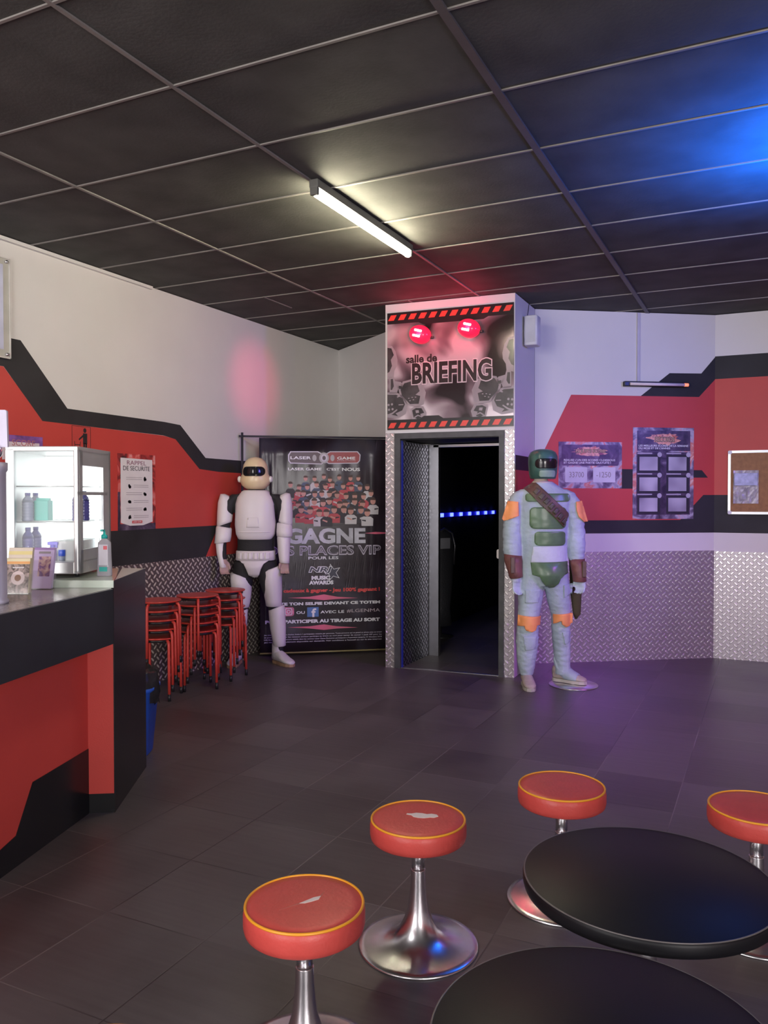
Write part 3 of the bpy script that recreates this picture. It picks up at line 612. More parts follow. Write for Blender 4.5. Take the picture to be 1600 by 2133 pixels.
# crowd picture
rnd = random.Random(3)
pm = [mat('crowd_skin', (.50, .25, .22), .5), mat('crowd_dark', (.025, .02, .03), .5), mat('crowd_red', (.45, .06, .08), .5), mat('crowd_white', (.50, .48, .52), .5), mat('crowd_blue', (.06, .08, .14), .5), mat('crowd_hair', (.06, .03, .025), .5)]
ps, ms = [], []
people = []
for row, (yy, n_, x0, x1) in enumerate(((385, 7, 840, 1330), (450, 10, 700, 1420), (520, 11, 690, 1440), (590, 10, 760, 1450), (660, 9, 790, 1430))):
    for k in range(n_): people.append((x0+(x1-x0)*(k+.5)/n_+rnd.uniform(-16, 16), yy+rnd.uniform(-16, 16), row))
for i, (x, y, row) in enumerate(sorted(people, key=lambda q: q[1])):
    s = 1 + .1*row; shirt = rnd.choice([1, 1, 1, 2, 2, 3, 4])
    lvl = .0006*i/ len(people)
    def add(p, mi): ps.append([(u, z) for u, z in cc(*p)]); ms.append(mi)
    add([(x-34*s, y+110), (x-36*s, y+52), (x-20*s, y+32), (x+20*s, y+32), (x+36*s, y+50), (x+34*s, y+110)], shirt)
    add([(x+17*s*math.cos(a), y+22*s*math.sin(a)) for a in (2*PI*j/12 for j in range(12))], 0)
    add([(x+19*s*math.cos(a), y-7*s+18*s*math.sin(a)) for a in (PI+PI*j/7 for j in range(8))], 5)
    d = rnd.choice((-1, 1)); add([(x+d*28, y+52), (x+d*34, y+62), (x-d*6, y+78), (x-d*10, y+66)], rnd.choice([0, shirt, 3]))
    add([(x-12*d, y+60), (x-12*d, y+74), (x-44*d, y+66), (x-44*d, y+58)], 1)
bm = bmesh.new()
for i, p in enumerate(ps): slab(bm, FB, p, .0, .0006+.000025*i, ms[i])
child(link('crowd_picture', bm, pm), t)
BO = .0072
bp('pink_flare', [cc((1360, 842), (1450, 832), (1535, 836), (1535, 846), (1450, 850)), cc((720, 1382), (900, 1372), (1020, 1352), (1130, 1372), (1300, 1382), (1130, 1390), (1020, 1400), (900, 1390)), cc((720, 1627), (900, 1618), (1020, 1602), (1130, 1618), (1300, 1627), (1130, 1636), (1020, 1648), (900, 1636))], .0015, mat('flare_pink', (.65, .12, .22), .4))
bt('headline', 'GAGNE', 700, 800, 1365, 930, BO, silver_ink, bold=.045)
bt('headline_outline', 'DES PLACES VIP', 540, 944, 1493, 1026, BO, lilac, bold=.03); bt('headline_core', 'DES PLACES VIP', 544, 952, 1489, 1018, BO+.0012, mat('core_plum', (.10, .08, .12), .4), bold=.0)
bt('small_line', 'POUR LES', 890, 1036, 1140, 1060, .0015, ink_white, bold=.02)
a0, b0 = bpt(1090, 1170); star = []
for k in range(10):
    a = PI/2+.25 + k*PI/5; r = .085 if k % 2 == 0 else .036; star.append((a0 + r*math.cos(a), b0 + r*math.sin(a)*1.0))
bp('star_outline', [star], .0012, ink_white); bp('star', [[(a0+(u-a0)*.86, b0+(z-b0)*.86) for u, z in star]], .002, mat('star_dark', (.03, .03, .06), .4))
bt('award_outline', 'NRJ', 890, 1118, 1090, 1184, .0028, ink_white, bold=.07, shear=.2); bt('award_letters', 'NRJ', 896, 1124, 1084, 1178, .0040, mat('star_dark', (.03, .03, .06), .4), bold=.02, shear=.2)
bt('award_lettering', 'MUSIC', 915, 1196, 1072, 1230, .0040, ink_white, bold=.06); bt('award_lettering', 'AWARDS', 895, 1236, 1098, 1270, .0040, ink_white, bold=.06)
bt('red_line', '5000 cadeaux à gagner - Jeu 100% gagnant !', 560, 1300, 1485, 1340, .0045, ink_red, bold=.05)
bt('white_line', 'POSTE TON SELFIE DEVANT CE TOTEM', 560, 1413, 1487, 1438, .0045, ink_white, bold=.05)
bt('white_line', 'SUR', 560, 1487, 655, 1510, .0045, ink_white, bold=.05); bt('white_line', 'OU', 790, 1487, 860, 1510, .0015, ink_white, bold=.02); bt('white_line', 'AVEC LE', 990, 1487, 1188, 1510, .0015, ink_white, bold=.02); bt('hashtag', '#LGENMA', 1210, 1480, 1487, 1510, .0015, mat('pale_lilac', (.50, .42, .48), .4))
bt('white_line', 'POUR PARTICIPER AU TIRAGE AU SORT', 530, 1557, 1485, 1586, .0045, ink_white, bold=.05)
pk = mat('icon_pink', (.62, .16, .28), .4, var=.5, nscale=14)
p0 = bpt(680, 1535); p1 = bpt(770, 1458)
bp('camera_icon', [rrect(p0[0], p0[1], p1[0], p1[1], .02)], .0015, pk)
mu, mz = (p0[0]+p1[0])/2, (p0[1]+p1[1])/2
bp('camera_icon_lines', [rrect(mu-.032, mz-.032, mu+.032, mz+.032, .012)], .0024, ink_white); bp('camera_icon_inside', [rrect(mu-.026, mz-.026, mu+.026, mz+.026, .01)], .0030, pk)
bp('camera_icon_ring', [ell(mu, mz, .017, .017)], .0036, ink_white); bp('camera_icon_lens', [ell(mu, mz, .011, .011)], .0042, pk)
p0 = bpt(880, 1540); p1 = bpt(975, 1458)
bp('letter_icon', [rect(p0[0], p0[1], p1[0], p1[1])], .0015, mat('icon_blue', (.06, .16, .42), .4))
bt('letter_icon_lettering', 'f', 915, 1466, 955, 1538, .0024, ink_white, bold=.03)
for k in range(4): bt('small_print', ['Jeu gratuit sans obligation d\'achat, limite à 1 participation gratuite par personne. Toute personne qui se prend en photo avec ce totem', 'et poste sa photo sur les reseaux sociaux participe au tirage au sort pour tenter de gagner 1 pack VIP pour les', 'NRJ Music Awards. Concours valable dans les centres Laser Game Evolution participants a l\'operation jusqu\'au 31 Octobre 2018', 'Jeu reglemente, reglement disponible sur demande. Voir conditions a l\'accueil ou sur le site internet'][k], 520, 1672+k*20, 1500, 1686+k*20, .0045, lilac, bold=.02)
bm = bmesh.new(); tube(bm, [FB.P(UL, ZB-.004, -.006), FB.P(UR, ZB-.004, -.006)], .008); child(link('bottom_bar', bm, mat('weathered_bar', (.30, .25, .12), .5)), t)
t2 = thing('banner_stand', FB.P(0, 0), FB.rz(), label='thin dark metal frame holding up the competition banner, upright left of the white helmet', cat='stand')
bm = bmesh.new(); tube(bm, [FB.P(.0, .02, -.02), FB.P(.0, 2.045, -.02)], .011); child(link('upright', bm, mat('dark_steel', (.08, .08, .10), .4, .6)), t2)
bm = bmesh.new(); tube(bm, [FB.P(-.03, 2.012, -.02), FB.P(UR+.02, 2.012, -.02)], .009); child(link('top_bar', bm, mat('dark_steel', (.08, .08, .10), .4, .6)), t2)
bm = bmesh.new(); tube(bm, [FB.P(UR+.02, .02, -.02), FB.P(UR+.02, 2.02, -.02)], .011); child(link('upright', bm, mat('dark_steel', (.08, .08, .10), .4, .6)), t2)
for uu in (0, UR+.02):
    bm = bmesh.new(); tube(bm, [FB.P(uu, .012, -.035), FB.P(uu, .012, .12)], .012); child(link('foot', bm, mat('dark_steel', (.08, .08, .10), .4, .6)), t2)

# ------------------------------------------------------------------ costumed display figures
from mathutils.bvhtree import BVHTree
from mathutils import noise
def organic(name, bm, mats, parent, pick, voxel=.007, smooth=4, disp=None):
    """union of overlapping limbs as one continuous skin"""
    me = bpy.data.meshes.new('tmp'); bm.to_mesh(me); bm.free(); o = bpy.data.objects.new('tmp', me); COL.objects.link(o)
    r = o.modifiers.new('r', 'REMESH'); r.mode = 'VOXEL'; r.voxel_size = voxel
    s = o.modifiers.new('s', 'SMOOTH'); s.factor = .5; s.iterations = smooth
    m2 = bpy.data.meshes.new_from_object(o.evaluated_get(bpy.context.evaluated_depsgraph_get())); bpy.data.objects.remove(o)
    if disp:
        nr = [v.normal.copy() for v in m2.vertices]
        for v, q in zip(m2.vertices, nr): v.co += q*disp(v.co)
    m2.materials.clear()
    for m in mats: m2.materials.append(m)
    for p in m2.polygons: p.use_smooth = True; p.material_index = pick(p.center)
    m2.name = name; ob = bpy.data.objects.new(name, m2); COL.objects.link(ob); ob.parent = parent
    bb = bmesh.new(); bb.from_mesh(m2); tree = BVHTree.FromBMesh(bb); bb.free()
    return ob, tree
def shell(name, polys, tree, off, th, m, parent, puff=0., step=.014, y0=-.6):
    """curved plates laid on a figure's surface, seen from its front; polygons in (x,z)"""
    bm = bmesh.new()
    for poly in polys:
        b2 = bmesh.new(); vs = [b2.verts.new((x, 0, z)) for x, z in poly]; b2.faces.new(vs)
        xs = [p[0] for p in poly]; zs = [p[1] for p in poly]; cx = (min(xs)+max(xs))/2; cz = (min(zs)+max(zs))/2; hx = (max(xs)-min(xs))/2; hz = (max(zs)-min(zs))/2
        x = min(xs)+step*.6
        while x < max(xs): bmesh.ops.bisect_plane(b2, geom=b2.verts[:]+b2.edges[:]+b2.faces[:], plane_co=(x, 0, 0), plane_no=(1, 0, 0)); x += step
        z = min(zs)+step*.6
        while z < max(zs): bmesh.ops.bisect_plane(b2, geom=b2.verts[:]+b2.edges[:]+b2.faces[:], plane_co=(0, 0, z), plane_no=(0, 0, 1)); z += step
        b2.verts.index_update(); out = []; inn = []
        for v in b2.verts:
            x, z = v.co.x, v.co.z
            hit = tree.ray_cast(Vector((x, y0, z)), Vector((0, 1, 0)))
            y = hit[0].y if hit[0] is not None else tree.find_nearest(Vector((x, -.03, z)))[0].y
            e = max(0, 1-((x-cx)/hx)**2)*max(0, 1-((z-cz)/hz)**2)
            y = min(y, .03) - off - puff*e
            out.append(bm.verts.new((x, y-th, z))); inn.append(bm.verts.new((x, y+.004, z)))
        for f in b2.faces:
            ix = [v.index for v in f.verts]
            bm.faces.new([out[k] for k in ix]).smooth = True; bm.faces.new([inn[k] for k in reversed(ix)])
        for e in b2.edges:
            if len(e.link_faces) == 1: a, b = e.verts[0].index, e.verts[1].index; bm.faces.new((out[a], out[b], inn[b], inn[a]))
        b2.free()
    return link(name, bm, m, parent)
def hand(bm, wx, wy, wz, side, twist=0., curl=1.):
    """relaxed hand hanging from the wrist: palm, four curled fingers, thumb from the side of the palm"""
    R = Matrix.Rotation(twist, 3, 'Z'); W = Vector((wx, wy, wz))
    def T(p): return W + R @ Vector(p)
    def pal(z, a, b_, y=0): return [T((a*math.cos(t), y+b_*math.sin(t), z)) for t in (2*PI*k/14 for k in range(14))]
    rs = [pal(.03, .026, .022), pal(-.01, .028, .020), pal(-.04, .038, .018), pal(-.075, .040, .016, -.002), pal(-.088, .036, .012, -.003)]
    rv = [[bm.verts.new(p) for p in r] for r in rs]
    for a, b_ in zip(rv, rv[1:]):
        for k in range(14): bm.faces.new((a[k], a[(k+1) % 14], b_[(k+1) % 14], b_[k]))
    bm.faces.new(rv[0]); bm.faces.new(rv[-1])
    for k, (fx, ln) in enumerate(((-.030, .060), (-.010, .070), (.010, .066), (.029, .052))):
        tube(bm, [T((fx, 0, -.07)), T((fx*1.05, -.004*curl, -.088)), T((fx*1.1, -.014*curl, -.088-ln*.42)), T((fx*1.1, -.030*curl, -.088-ln*.62)), T((fx*1.08, -.042*curl, -.088-ln*.66))], [.0095, .0098, .0088, .008, .0065], 10)
    tube(bm, [T((-side*.022, -.004, -.02)), T((-side*.042, -.014, -.045)), T((-side*.048, -.022, -.068)), T((-side*.046, -.028, -.09))], [.012, .012, .0098, .0075], 10)
suit_black = mat('black_bodysuit', (.018, .018, .019), .75, var=.2, bump=.3, bscale=90)
armour = mat('white_armour', (.70, .66, .66), .35, var=.03, nscale=3, bump=.03, bscale=20)
cream = mat('aged_cream_plastic', (.72, .58, .36), .25, var=.08, nscale=6)
skin_m = mat('mannequin_flesh', (.42, .28, .24), .5)
visor = mat('dark_visor', (.012, .012, .014), .12)
# --- white armoured figure
dm = 7.04; lat = (567-800)/F_PX*dm
px_ = (_r.x*lat + _fwd.x/ _fwd.to_2d().length*dm, _r.y*lat + _fwd.y/_fwd.to_2d().length*dm)
fig = thing('armoured_mannequin', (px_[0], px_[1], 0), YAW, label='display mannequin in white armour over black with a cream helmet, standing before the banner', cat='mannequin')
cx = -.145
bm = bmesh.new()
loft(bm, [(cx, 0, .78, .11, .09), (cx, 0, .86, .165, .115), (cx, 0, .95, .168, .115), (cx, 0, 1.04, .158, .105), (cx, 0, 1.12, .160, .105), (cx, 0, 1.25, .175, .118), (cx, 0, 1.38, .185, .115), (cx, 0, 1.45, .185, .10), (cx, .0, 1.495, .14, .08), (cx, .0, 1.52, .062, .06), (cx, 0, 1.60, .055, .058)])
loft(bm, [(-.42, -.05, 1.13, .055, .055), (-.415, -.045, 1.22, .058, .06), (-.395, -.03, 1.34, .064, .068), (-.36, -.01, 1.43, .068, .07), (-.29, 0, 1.485, .06, .055)])
loft(bm, [(-.40, -.10, .885, .026, .024), (-.415, -.095, .95, .033, .033), (-.43, -.075, 1.06, .044, .044), (-.42, -.05, 1.15, .05, .05)])
loft(bm, [(.105, -.01, 1.13, .05, .055), (.11, 0, 1.22, .054, .06), (.10, 0, 1.34, .06, .066), (.07, 0, 1.43, .066, .068), (.0, 0, 1.485, .06, .055)])
loft(bm, [(.108, -.05, .90, .03, .026), (.106, -.04, .97, .038, .036), (.104, -.02, 1.06, .046, .046), (.105, -.01, 1.15, .05, .05)])
for hx, kx, ax, fy in ((-.055, .02, .055, .02), (-.245, -.28, -.315, .0)):
    loft(bm, [(hx, .0, .90, .09, .10), (hx*.75+kx*.25, 0, .78, .092, .10), (hx*.4+kx*.6, 0, .64, .078, .085), (kx, fy-.01, .50, .058, .064), (kx*.7+ax*.3, fy, .38, .056, .066), (kx*.3+ax*.7, fy+.01, .22, .044, .05), (ax, fy+.01, .10, .037, .042), (ax, fy+.01, .05, .035, .04)])
hand(bm, .112, -.045, .925, 1, .25, 1.2); hand(bm, -.405, -.10, .925, -1, .5, 1.6)
body, tr = organic('body', bm, [suit_black, skin_m], fig, lambda c: 1 if (c.z < .925 and c.z > .8 and abs(c.x+.145) > .2) else 0, .0065)
# helmet, plain rounded design
hd = thing('helmet_pivot'); bpy.data.objects.remove(hd)
bm = bmesh.new(); loft(bm, [(cx, .0, 1.527, .062, .075), (cx, -.005, 1.535, .085, .10), (cx, -.005, 1.56, .115, .125), (cx, 0, 1.60, .135, .135), (cx, 0, 1.635, .128, .135), (cx, 0, 1.66, .114, .13), (cx, .0, 1.70, .110, .127), (cx, 0, 1.74, .102, .12), (cx, 0, 1.775, .083, .098), (cx, 0, 1.797, .055, .065), (cx, 0, 1.807, .02, .025)], 40); helm = link('helmet', bm, cream, fig)
bm = bmesh.new(); bm2 = None
bb = bmesh.new(); bb.from_mesh(helm.data); htree = BVHTree.FromBMesh(bb); bb.free()
shell('visor', [rrect(cx-.096, 1.640, cx+.096, 1.722, .035)], htree, .001, .004, visor, helm, step=.01)
bm = bmesh.new(); ball(bm, (cx-.135, -.02, 1.615), (.018, .028, .028)); link('ear_cap', bm, mat('off_white_plastic', (.72, .70, .66), .3), helm)
bm = bmesh.new(); ball(bm, (cx+.135, -.02, 1.615), (.018, .028, .028)); link('ear_cap', bm, mat('off_white_plastic', (.72, .70, .66), .3), helm)
bm = bmesh.new(); loft(bm, [(cx, 0, 1.520, .10, .09), (cx, -.004, 1.508, .118, .105), (cx, -.006, 1.46, .155, .125), (cx, -.008, 1.40, .170, .138), (cx, -.008, 1.22, .176, .142), (cx, -.004, 1.14, .168, .135), (cx, 0, 1.10, .150, .125), (cx, 0, 1.093, .142, .118)], 48, ex=2.5); cp = link('chest_plate', bm, armour, fig)
bb = bmesh.new(); bb.from_mesh(cp.data); ctree = BVHTree.FromBMesh(bb); bb.free()
shell('chest_ridge', [[(cx-.14, 1.155), (cx+.14, 1.155), (cx+.142, 1.163), (cx-.142, 1.163)], [(cx-.055, 1.20), (cx+.055, 1.20), (cx+.045, 1.285), (cx-.045, 1.285)]], ctree, .0, .004, armour, cp)
bm = bmesh.new(); loft(bm, [(cx, 0, .912, .166, .122), (cx, 0, .915, .172, .13), (cx, 0, .992, .168, .126), (cx, 0, .996, .162, .12)], 48, ex=2.4); belt = link('belt', bm, armour, fig)
bb = bmesh.new(); bb.from_mesh(belt.data); btree = BVHTree.FromBMesh(bb); bb.free()
shell('belt_pouch', [rect(cx-.14+.048*k, .925, cx-.105+.048*k, .985) for k in range(6)], btree, .001, .006, armour, belt)
shell('hip_plate', [[(cx-.125, .912), (cx+.125, .912), (cx+.085, .885), (cx+.062, .84), (cx+.045, .79), (cx+.02, .763), (cx-.02, .763), (cx-.045, .79), (cx-.062, .84), (cx-.085, .885)]], tr, .006, .008, armour, fig, puff=.02)
def armour_loft(nm, rings): 
    bm = bmesh.new(); loft(bm, rings, 32); o = link(nm, bm, armour, fig); return o
armour_loft('shoulder_guard', [(-.385, -.01, 1.474, .030, .04, -.5), (-.392, -.012, 1.462, .056, .062, -.45), (-.402, -.02, 1.40, .066, .074, -.2), (-.405, -.03, 1.32, .068, .076), (-.408, -.04, 1.25, .066, .074, .2), (-.41, -.043, 1.222, .064, .072, .35)])
armour_loft('shoulder_guard', [(.095, .0, 1.484, .030, .04, .5), (.104, .0, 1.466, .053, .060, .45), (.112, 0, 1.40, .062, .072, .2), (.115, 0, 1.32, .064, .074), (.115, 0, 1.25, .062, .072, -.2), (.115, -.005, 1.228, .060, .07, -.35)])
armour_loft('elbow_guard', [(-.412, -.045, 1.205, .060, .066, -.2), (-.412, -.048, 1.19, .068, .074, -.1), (-.416, -.058, 1.12, .069, .076), (-.422, -.066, 1.07, .068, .073, .12), (-.422, -.066, 1.066, .062, .067, .12)])
armour_loft('elbow_guard', [(.108, -.005, 1.235, .055, .064, -.1), (.108, -.007, 1.225, .066, .074, -.1), (.108, -.015, 1.16, .070, .078), (.110, -.02, 1.12, .069, .076, -.03), (.110, -.02, 1.116, .062, .069, -.03)])
armour_loft('forearm_guard', [(-.430, -.07, 1.085, .042, .048), (-.434, -.075, 1.05, .043, .05), (-.43, -.085, .98, .039, .045), (-.418, -.095, .90, .031, .037), (-.41, -.10, .858, .028, .034), (-.41, -.10, .853, .024, .03)])
armour_loft('forearm_guard', [(.103, -.02, 1.13, .055, .062), (.103, -.025, 1.10, .058, .064), (.105, -.035, 1.0, .053, .058), (.110, -.045, .915, .045, .05), (.110, -.045, .892, .044, .048, -.1), (.110, -.045, .888, .038, .042, -.1)])
armour_loft('thigh_guard', [(-.008, .0, .838, .080, .098, .35), (-.010, .0, .828, .09, .108, .35), (-.006, 0, .74, .088, .106, .15), (.002, 0, .64, .082, .096), (.010, .0, .55, .072, .082), (.012, 0, .512, .069, .078), (.012, 0, .508, .062, .07)])
armour_loft('thigh_guard', [(-.270, .0, .785, .082, .098, -.25), (-.272, .0, .775, .094, .108, -.25), (-.272, 0, .70, .092, .106, -.1), (-.268, 0, .62, .084, .096), (-.270, 0, .54, .074, .082), (-.272, 0, .50, .068, .076), (-.272, 0, .496, .06, .068)])
armour_loft('shin_guard', [(.034, .015, .500, .058, .066, .3), (.034, .015, .490, .070, .078, .3), (.038, .018, .42, .072, .082), (.044, .02, .32, .070, .078), (.052, .025, .22, .060, .066), (.057, .028, .158, .055, .06), (.057, .028, .154, .048, .054)])
armour_loft('shin_guard', [(-.285, .0, .485, .058, .066), (-.285, 0, .475, .068, .076), (-.292, 0, .38, .070, .08), (-.30, .005, .28, .064, .072), (-.312, .01, .17, .052, .058), (-.312, .01, .165, .046, .05)])
boot_m = mat('white_boot', (.60, .57, .58), .55, bump=.2, bscale=60)
def boot(ax, ay, rz, m, sole_m, par, sc=1., top=.17, zb=0., nm='boot'):
    """shoe pointing to local -y, with sole as a sub-part"""
    Mx = Matrix.Translation((ax, ay, zb)) @ Matrix.Rotation(rz, 4, 'Z') @ Matrix.Scale(sc, 4)
    bm = bmesh.new()
    loft(bm, [(0, .075, .045, .022, .022), (0, .065, .055, .036, .036), (0, .02, .07, .041, .052), (0, -.04, .062, .043, .045), (0, -.10, .045, .047, .030), (0, -.15, .037, .045, .022), (0, -.178, .033, .034, .017), (0, -.192, .030, .014, .010)], 24, axis='y')
    loft(bm, [(0, .035, .05, .040, .052), (0, .032, .10, .041, .052), (0, .03, top-.01, .042, .05), (0, .03, top, .038, .046)], 24)
    bmesh.ops.transform(bm, matrix=Mx, verts=bm.verts[:]); o = link(nm, bm, m, par)
    bm = bmesh.new(); poly = [(.036*math.cos(a), .04+.045*math.sin(a)) for a in (PI*k/8 for k in range(9))] + [(-.034, 0), (-.046, -.09), (-.044, -.15), (-.028, -.185), (0, -.197), (.028, -.185), (.044, -.15), (.046, -.09), (.034, 0)]
    a = [bm.verts.new((x, y, .001)) for x, y in poly]; b_ = [bm.verts.new((x*1.03, y, .024)) for x, y in poly]
    bm.faces.new(a[::-1]); bm.faces.new(b_)
    for i in range(len(poly)): bm.faces.new((a[i], a[(i+1) % len(poly)], b_[(i+1) % len(poly)], b_[i]))
    bmesh.ops.transform(bm, matrix=Mx, verts=bm.verts[:]); link('sole', bm, sole_m, o)
    return o
tan = mat('tan_sole', (.35, .22, .13), .6)
boot(.058, .01, .72, boot_m, tan, fig, 1.05)
boot(-.315, .0, -.1, boot_m, tan, fig, 1.0)

# --- blue-grey suited figure with green plates
dm = 6.22; lat = (1150.5-800)/F_PX*dm
px2 = (_r.x*lat + _fwd.x/_fwd.to_2d().length*dm, _r.y*lat + _fwd.y/_fwd.to_2d().length*dm)
fig2 = thing('costumed_mannequin', (px2[0], px2[1], 0), YAW, label='display mannequin in a pale blue suit with green plates, orange pads and green helmet', cat='mannequin')
fig2.scale = (1.013, 1.013, 1.013)
cx = -.066
suit = mat('blue_grey_cloth', (.36, .44, .50), .8, var=.14, nscale=5, bump=.5, bscale=35)
neckm = mat('pale_neck', (.62, .52, .45), .5)
bm = bmesh.new()
loft(bm, [(cx, 0, .77, .12, .10), (cx, 0, .85, .185, .125), (cx, 0, .95, .178, .125), (cx, 0, 1.05, .176, .125), (cx, 0, 1.15, .180, .13), (cx, 0, 1.28, .190, .135), (cx, 0, 1.40, .215, .13), (cx, 0, 1.47, .205, .11), (cx, .0, 1.515, .13, .085), (cx-.005, .0, 1.545, .088, .08), (cx-.01, 0, 1.56, .075, .07)])
loft(bm, [(cx-.02, 0, 1.53, .052, .055), (cx-.025, 0, 1.62, .05, .055)])
loft(bm, [(-.300, -.02, .97, .064, .068), (-.305, -.015, 1.05, .070, .075), (-.305, 0, 1.18, .070, .076), (-.295, 0, 1.30, .070, .076), (-.275, 0, 1.40, .072, .076), (-.235, 0, 1.475, .06, .062), (-.19, 0, 1.50, .05, .05)])
loft(bm, [(.182, -.02, .96, .056, .062), (.180, -.015, 1.05, .068, .074), (.176, 0, 1.18, .074, .078), (.165, 0, 1.30, .072, .078), (.145, 0, 1.40, .072, .076), (.105, 0, 1.475, .06, .062), (.06, 0, 1.50, .05, .05)])
loft(bm, [(-.285, -.05, .80, .030, .034), (-.293, -.035, .90, .042, .046), (-.30, -.02, 1.0, .055, .06)])
loft(bm, [(.205, -.05, .80, .030, .034), (.195, -.035, .90, .042, .046), (.185, -.02, 1.0, .055, .06)])
loft(bm, [(-.145, 0, .90, .10, .11), (-.158, 0, .76, .098, .105), (-.168, -.005, .64, .090, .095), (-.180, -.015, .53, .080, .086), (-.186, -.012, .44, .082, .088), (-.190, -.01, .34, .084, .09), (-.192, -.005, .22, .074, .08), (-.193, -.005, .13, .060, .068), (-.193, -.005, .09, .050, .058)])
loft(bm, [(.015, 0, .90, .10, .11), (.040, .01, .76, .098, .105), (.060, .03, .64, .088, .095), (.078, .05, .53, .072, .08), (.082, .06, .44, .072, .082), (.090, .075, .34, .070, .08), (.098, .09, .22, .064, .072), (.104, .10, .13, .058, .068), (.106, .10, .07, .058, .066)])
hand(bm, -.283, -.055, .84, -1, .6, 1.2); hand(bm, .207, -.055, .85, 1, -.6, 1.2)
def wr(c):
    if c.z > 1.5: return 0
    amp = .0045 if (c.z < .5 or abs(c.x-cx) > .2) else .0022
    return amp*noise.noise(Vector((c.x*14, c.y*10, c.z*46))) + amp*.6*noise.noise(Vector((c.x*30+c.z*22, c.y*22, c.z*60)))
body2, tr2 = organic('body', bm, [suit, neckm, mat('pale_blue_glove', (.42, .50, .55), .7)], fig2, lambda c: 1 if (c.z > 1.548 and c.z < 1.7) else (2 if (c.z < .84 and abs(c.x-cx) > .19) else 0), .007, 3, wr)
def c5(x, y): return (x*.000956-.5496, 1.960-y*.000956)
def P5(*p): return [c5(*q) for q in p]
green_m = mat('chipped_green_paint', (.095, .17, .085), .3, var=.2, nscale=9, bump=.05, bscale=30)
bp_ = lambda n_, p, o_=.003, th=.009, m=green_m, **k: [shell(n_, [q], tr2, o_, th, m, fig2, **k) for q in p][-1]
bp_('collar_plate', [rrect(*c5(345, 578), *c5(695, 515), .02)])
bp_('chest_plate', [rrect(*c5(375, 790), *c5(665, 622), .035)])
bp_('stomach_plate', [rrect(*c5(412, 922), *c5(662, 812), .03)])
bp_('waist_band', [P5((402, 930), (680, 925), (695, 1048), (385, 1055))], .002, .01, mat('pale_waist_cloth', (.50, .56, .62), .8, bump=.4, bscale=40))
bp_('hip_plate', [P5((385, 1055), (690, 1050), (690, 1140), (650, 1150), (615, 1180), (600, 1220), (570, 1250), (540, 1260), (505, 1245), (470, 1205), (450, 1165), (395, 1150))], .004, .012, green_m, puff=.03)
bp_('shoulder_pad', [P5((215, 572), (290, 580), (296, 690), (185, 732), (170, 715))], .006, .009, orange_m)
pad = bp_('shoulder_pad', [P5((745, 580), (800, 572), (850, 735), (820, 742), (765, 700), (748, 650))], .006, .009, orange_m)
bp_('knee_pad', [P5((297, 1475), (478, 1485), (472, 1555), (440, 1552), (428, 1590), (395, 1602), (350, 1590), (335, 1555), (293, 1562))], .006, .010, orange_m, puff=.008)
bp_('knee_pad', [P5((584, 1475), (735, 1465), (735, 1540), (715, 1568), (680, 1576), (650, 1555), (640, 1525), (590, 1555))], .006, .010, orange_m, puff=.008)
bp_('thigh_pocket', [P5((345, 1275), (465, 1270), (450, 1370), (345, 1375)), P5((648, 1235), (728, 1225), (730, 1305), (655, 1335))], .002, .007, suit)
bp_('shin_pocket', [P5((330, 1640), (435, 1640), (425, 1740), (345, 1750)), P5((655, 1620), (720, 1615), (722, 1700), (680, 1720))], .002, .006, suit)
leather = mat('brown_leather', (.10, .06, .045), .45, var=.25, bump=.2, bscale=50)
strap = bp_('bandolier', [P5((338, 472), (405, 428), (430, 428), (500, 500), (590, 590), (685, 668), (688, 690), (640, 778), (560, 700), (450, 600))], .010, .010, leather)
bb = bmesh.new(); bb.from_mesh(strap.data); stree = BVHTree.FromBMesh(bb); bb.free()
pch = []
for k in range(7):
    x, y = 425+k*37, 500+k*39; pch.append(P5((x-28, y+2), (x+6, y-32), (x+30, y-10), (x-4, y+24)))
shell('bandolier_pouch', pch, stree, .001, .012, mat('dark_pouch_leather', (.085, .075, .055), .4, var=.3), strap)
def glove(rings, nm='gauntlet'):
    bm = bmesh.new(); loft(bm, rings, 28); return link(nm, bm, mat('worn_red_brown_leather', (.17, .07, .06), .5, var=.3, nscale=12, bump=.3, bscale=40), fig2)
g = glove([(-.300, -.02, .998, .060, .065, -.1), (-.300, -.02, 1.004, .069, .074, -.1), (-.298, -.025, .95, .068, .072), (-.288, -.035, .88, .056, .062), (-.280, -.045, .835, .050, .056, .15), (-.280, -.045, .83, .044, .05, .15)])
bm = bmesh.new(); box(bm, (-.315, -.10, .93), (.03, .02, .12), bev=.005); link('gauntlet_module', bm, leather, g)
g = glove([(.185, -.02, .968, .050, .058), (.185, -.02, .974, .058, .066), (.190, -.03, .92, .056, .064), (.198, -.04, .85, .052, .058), (.200, -.045, .806, .050, .056), (.200, -.045, .80, .044, .05)])
bm = bmesh.new(); box(bm, (.222, -.095, .90), (.03, .02, .12), bev=.005); link('gauntlet_module', bm, leather, g)
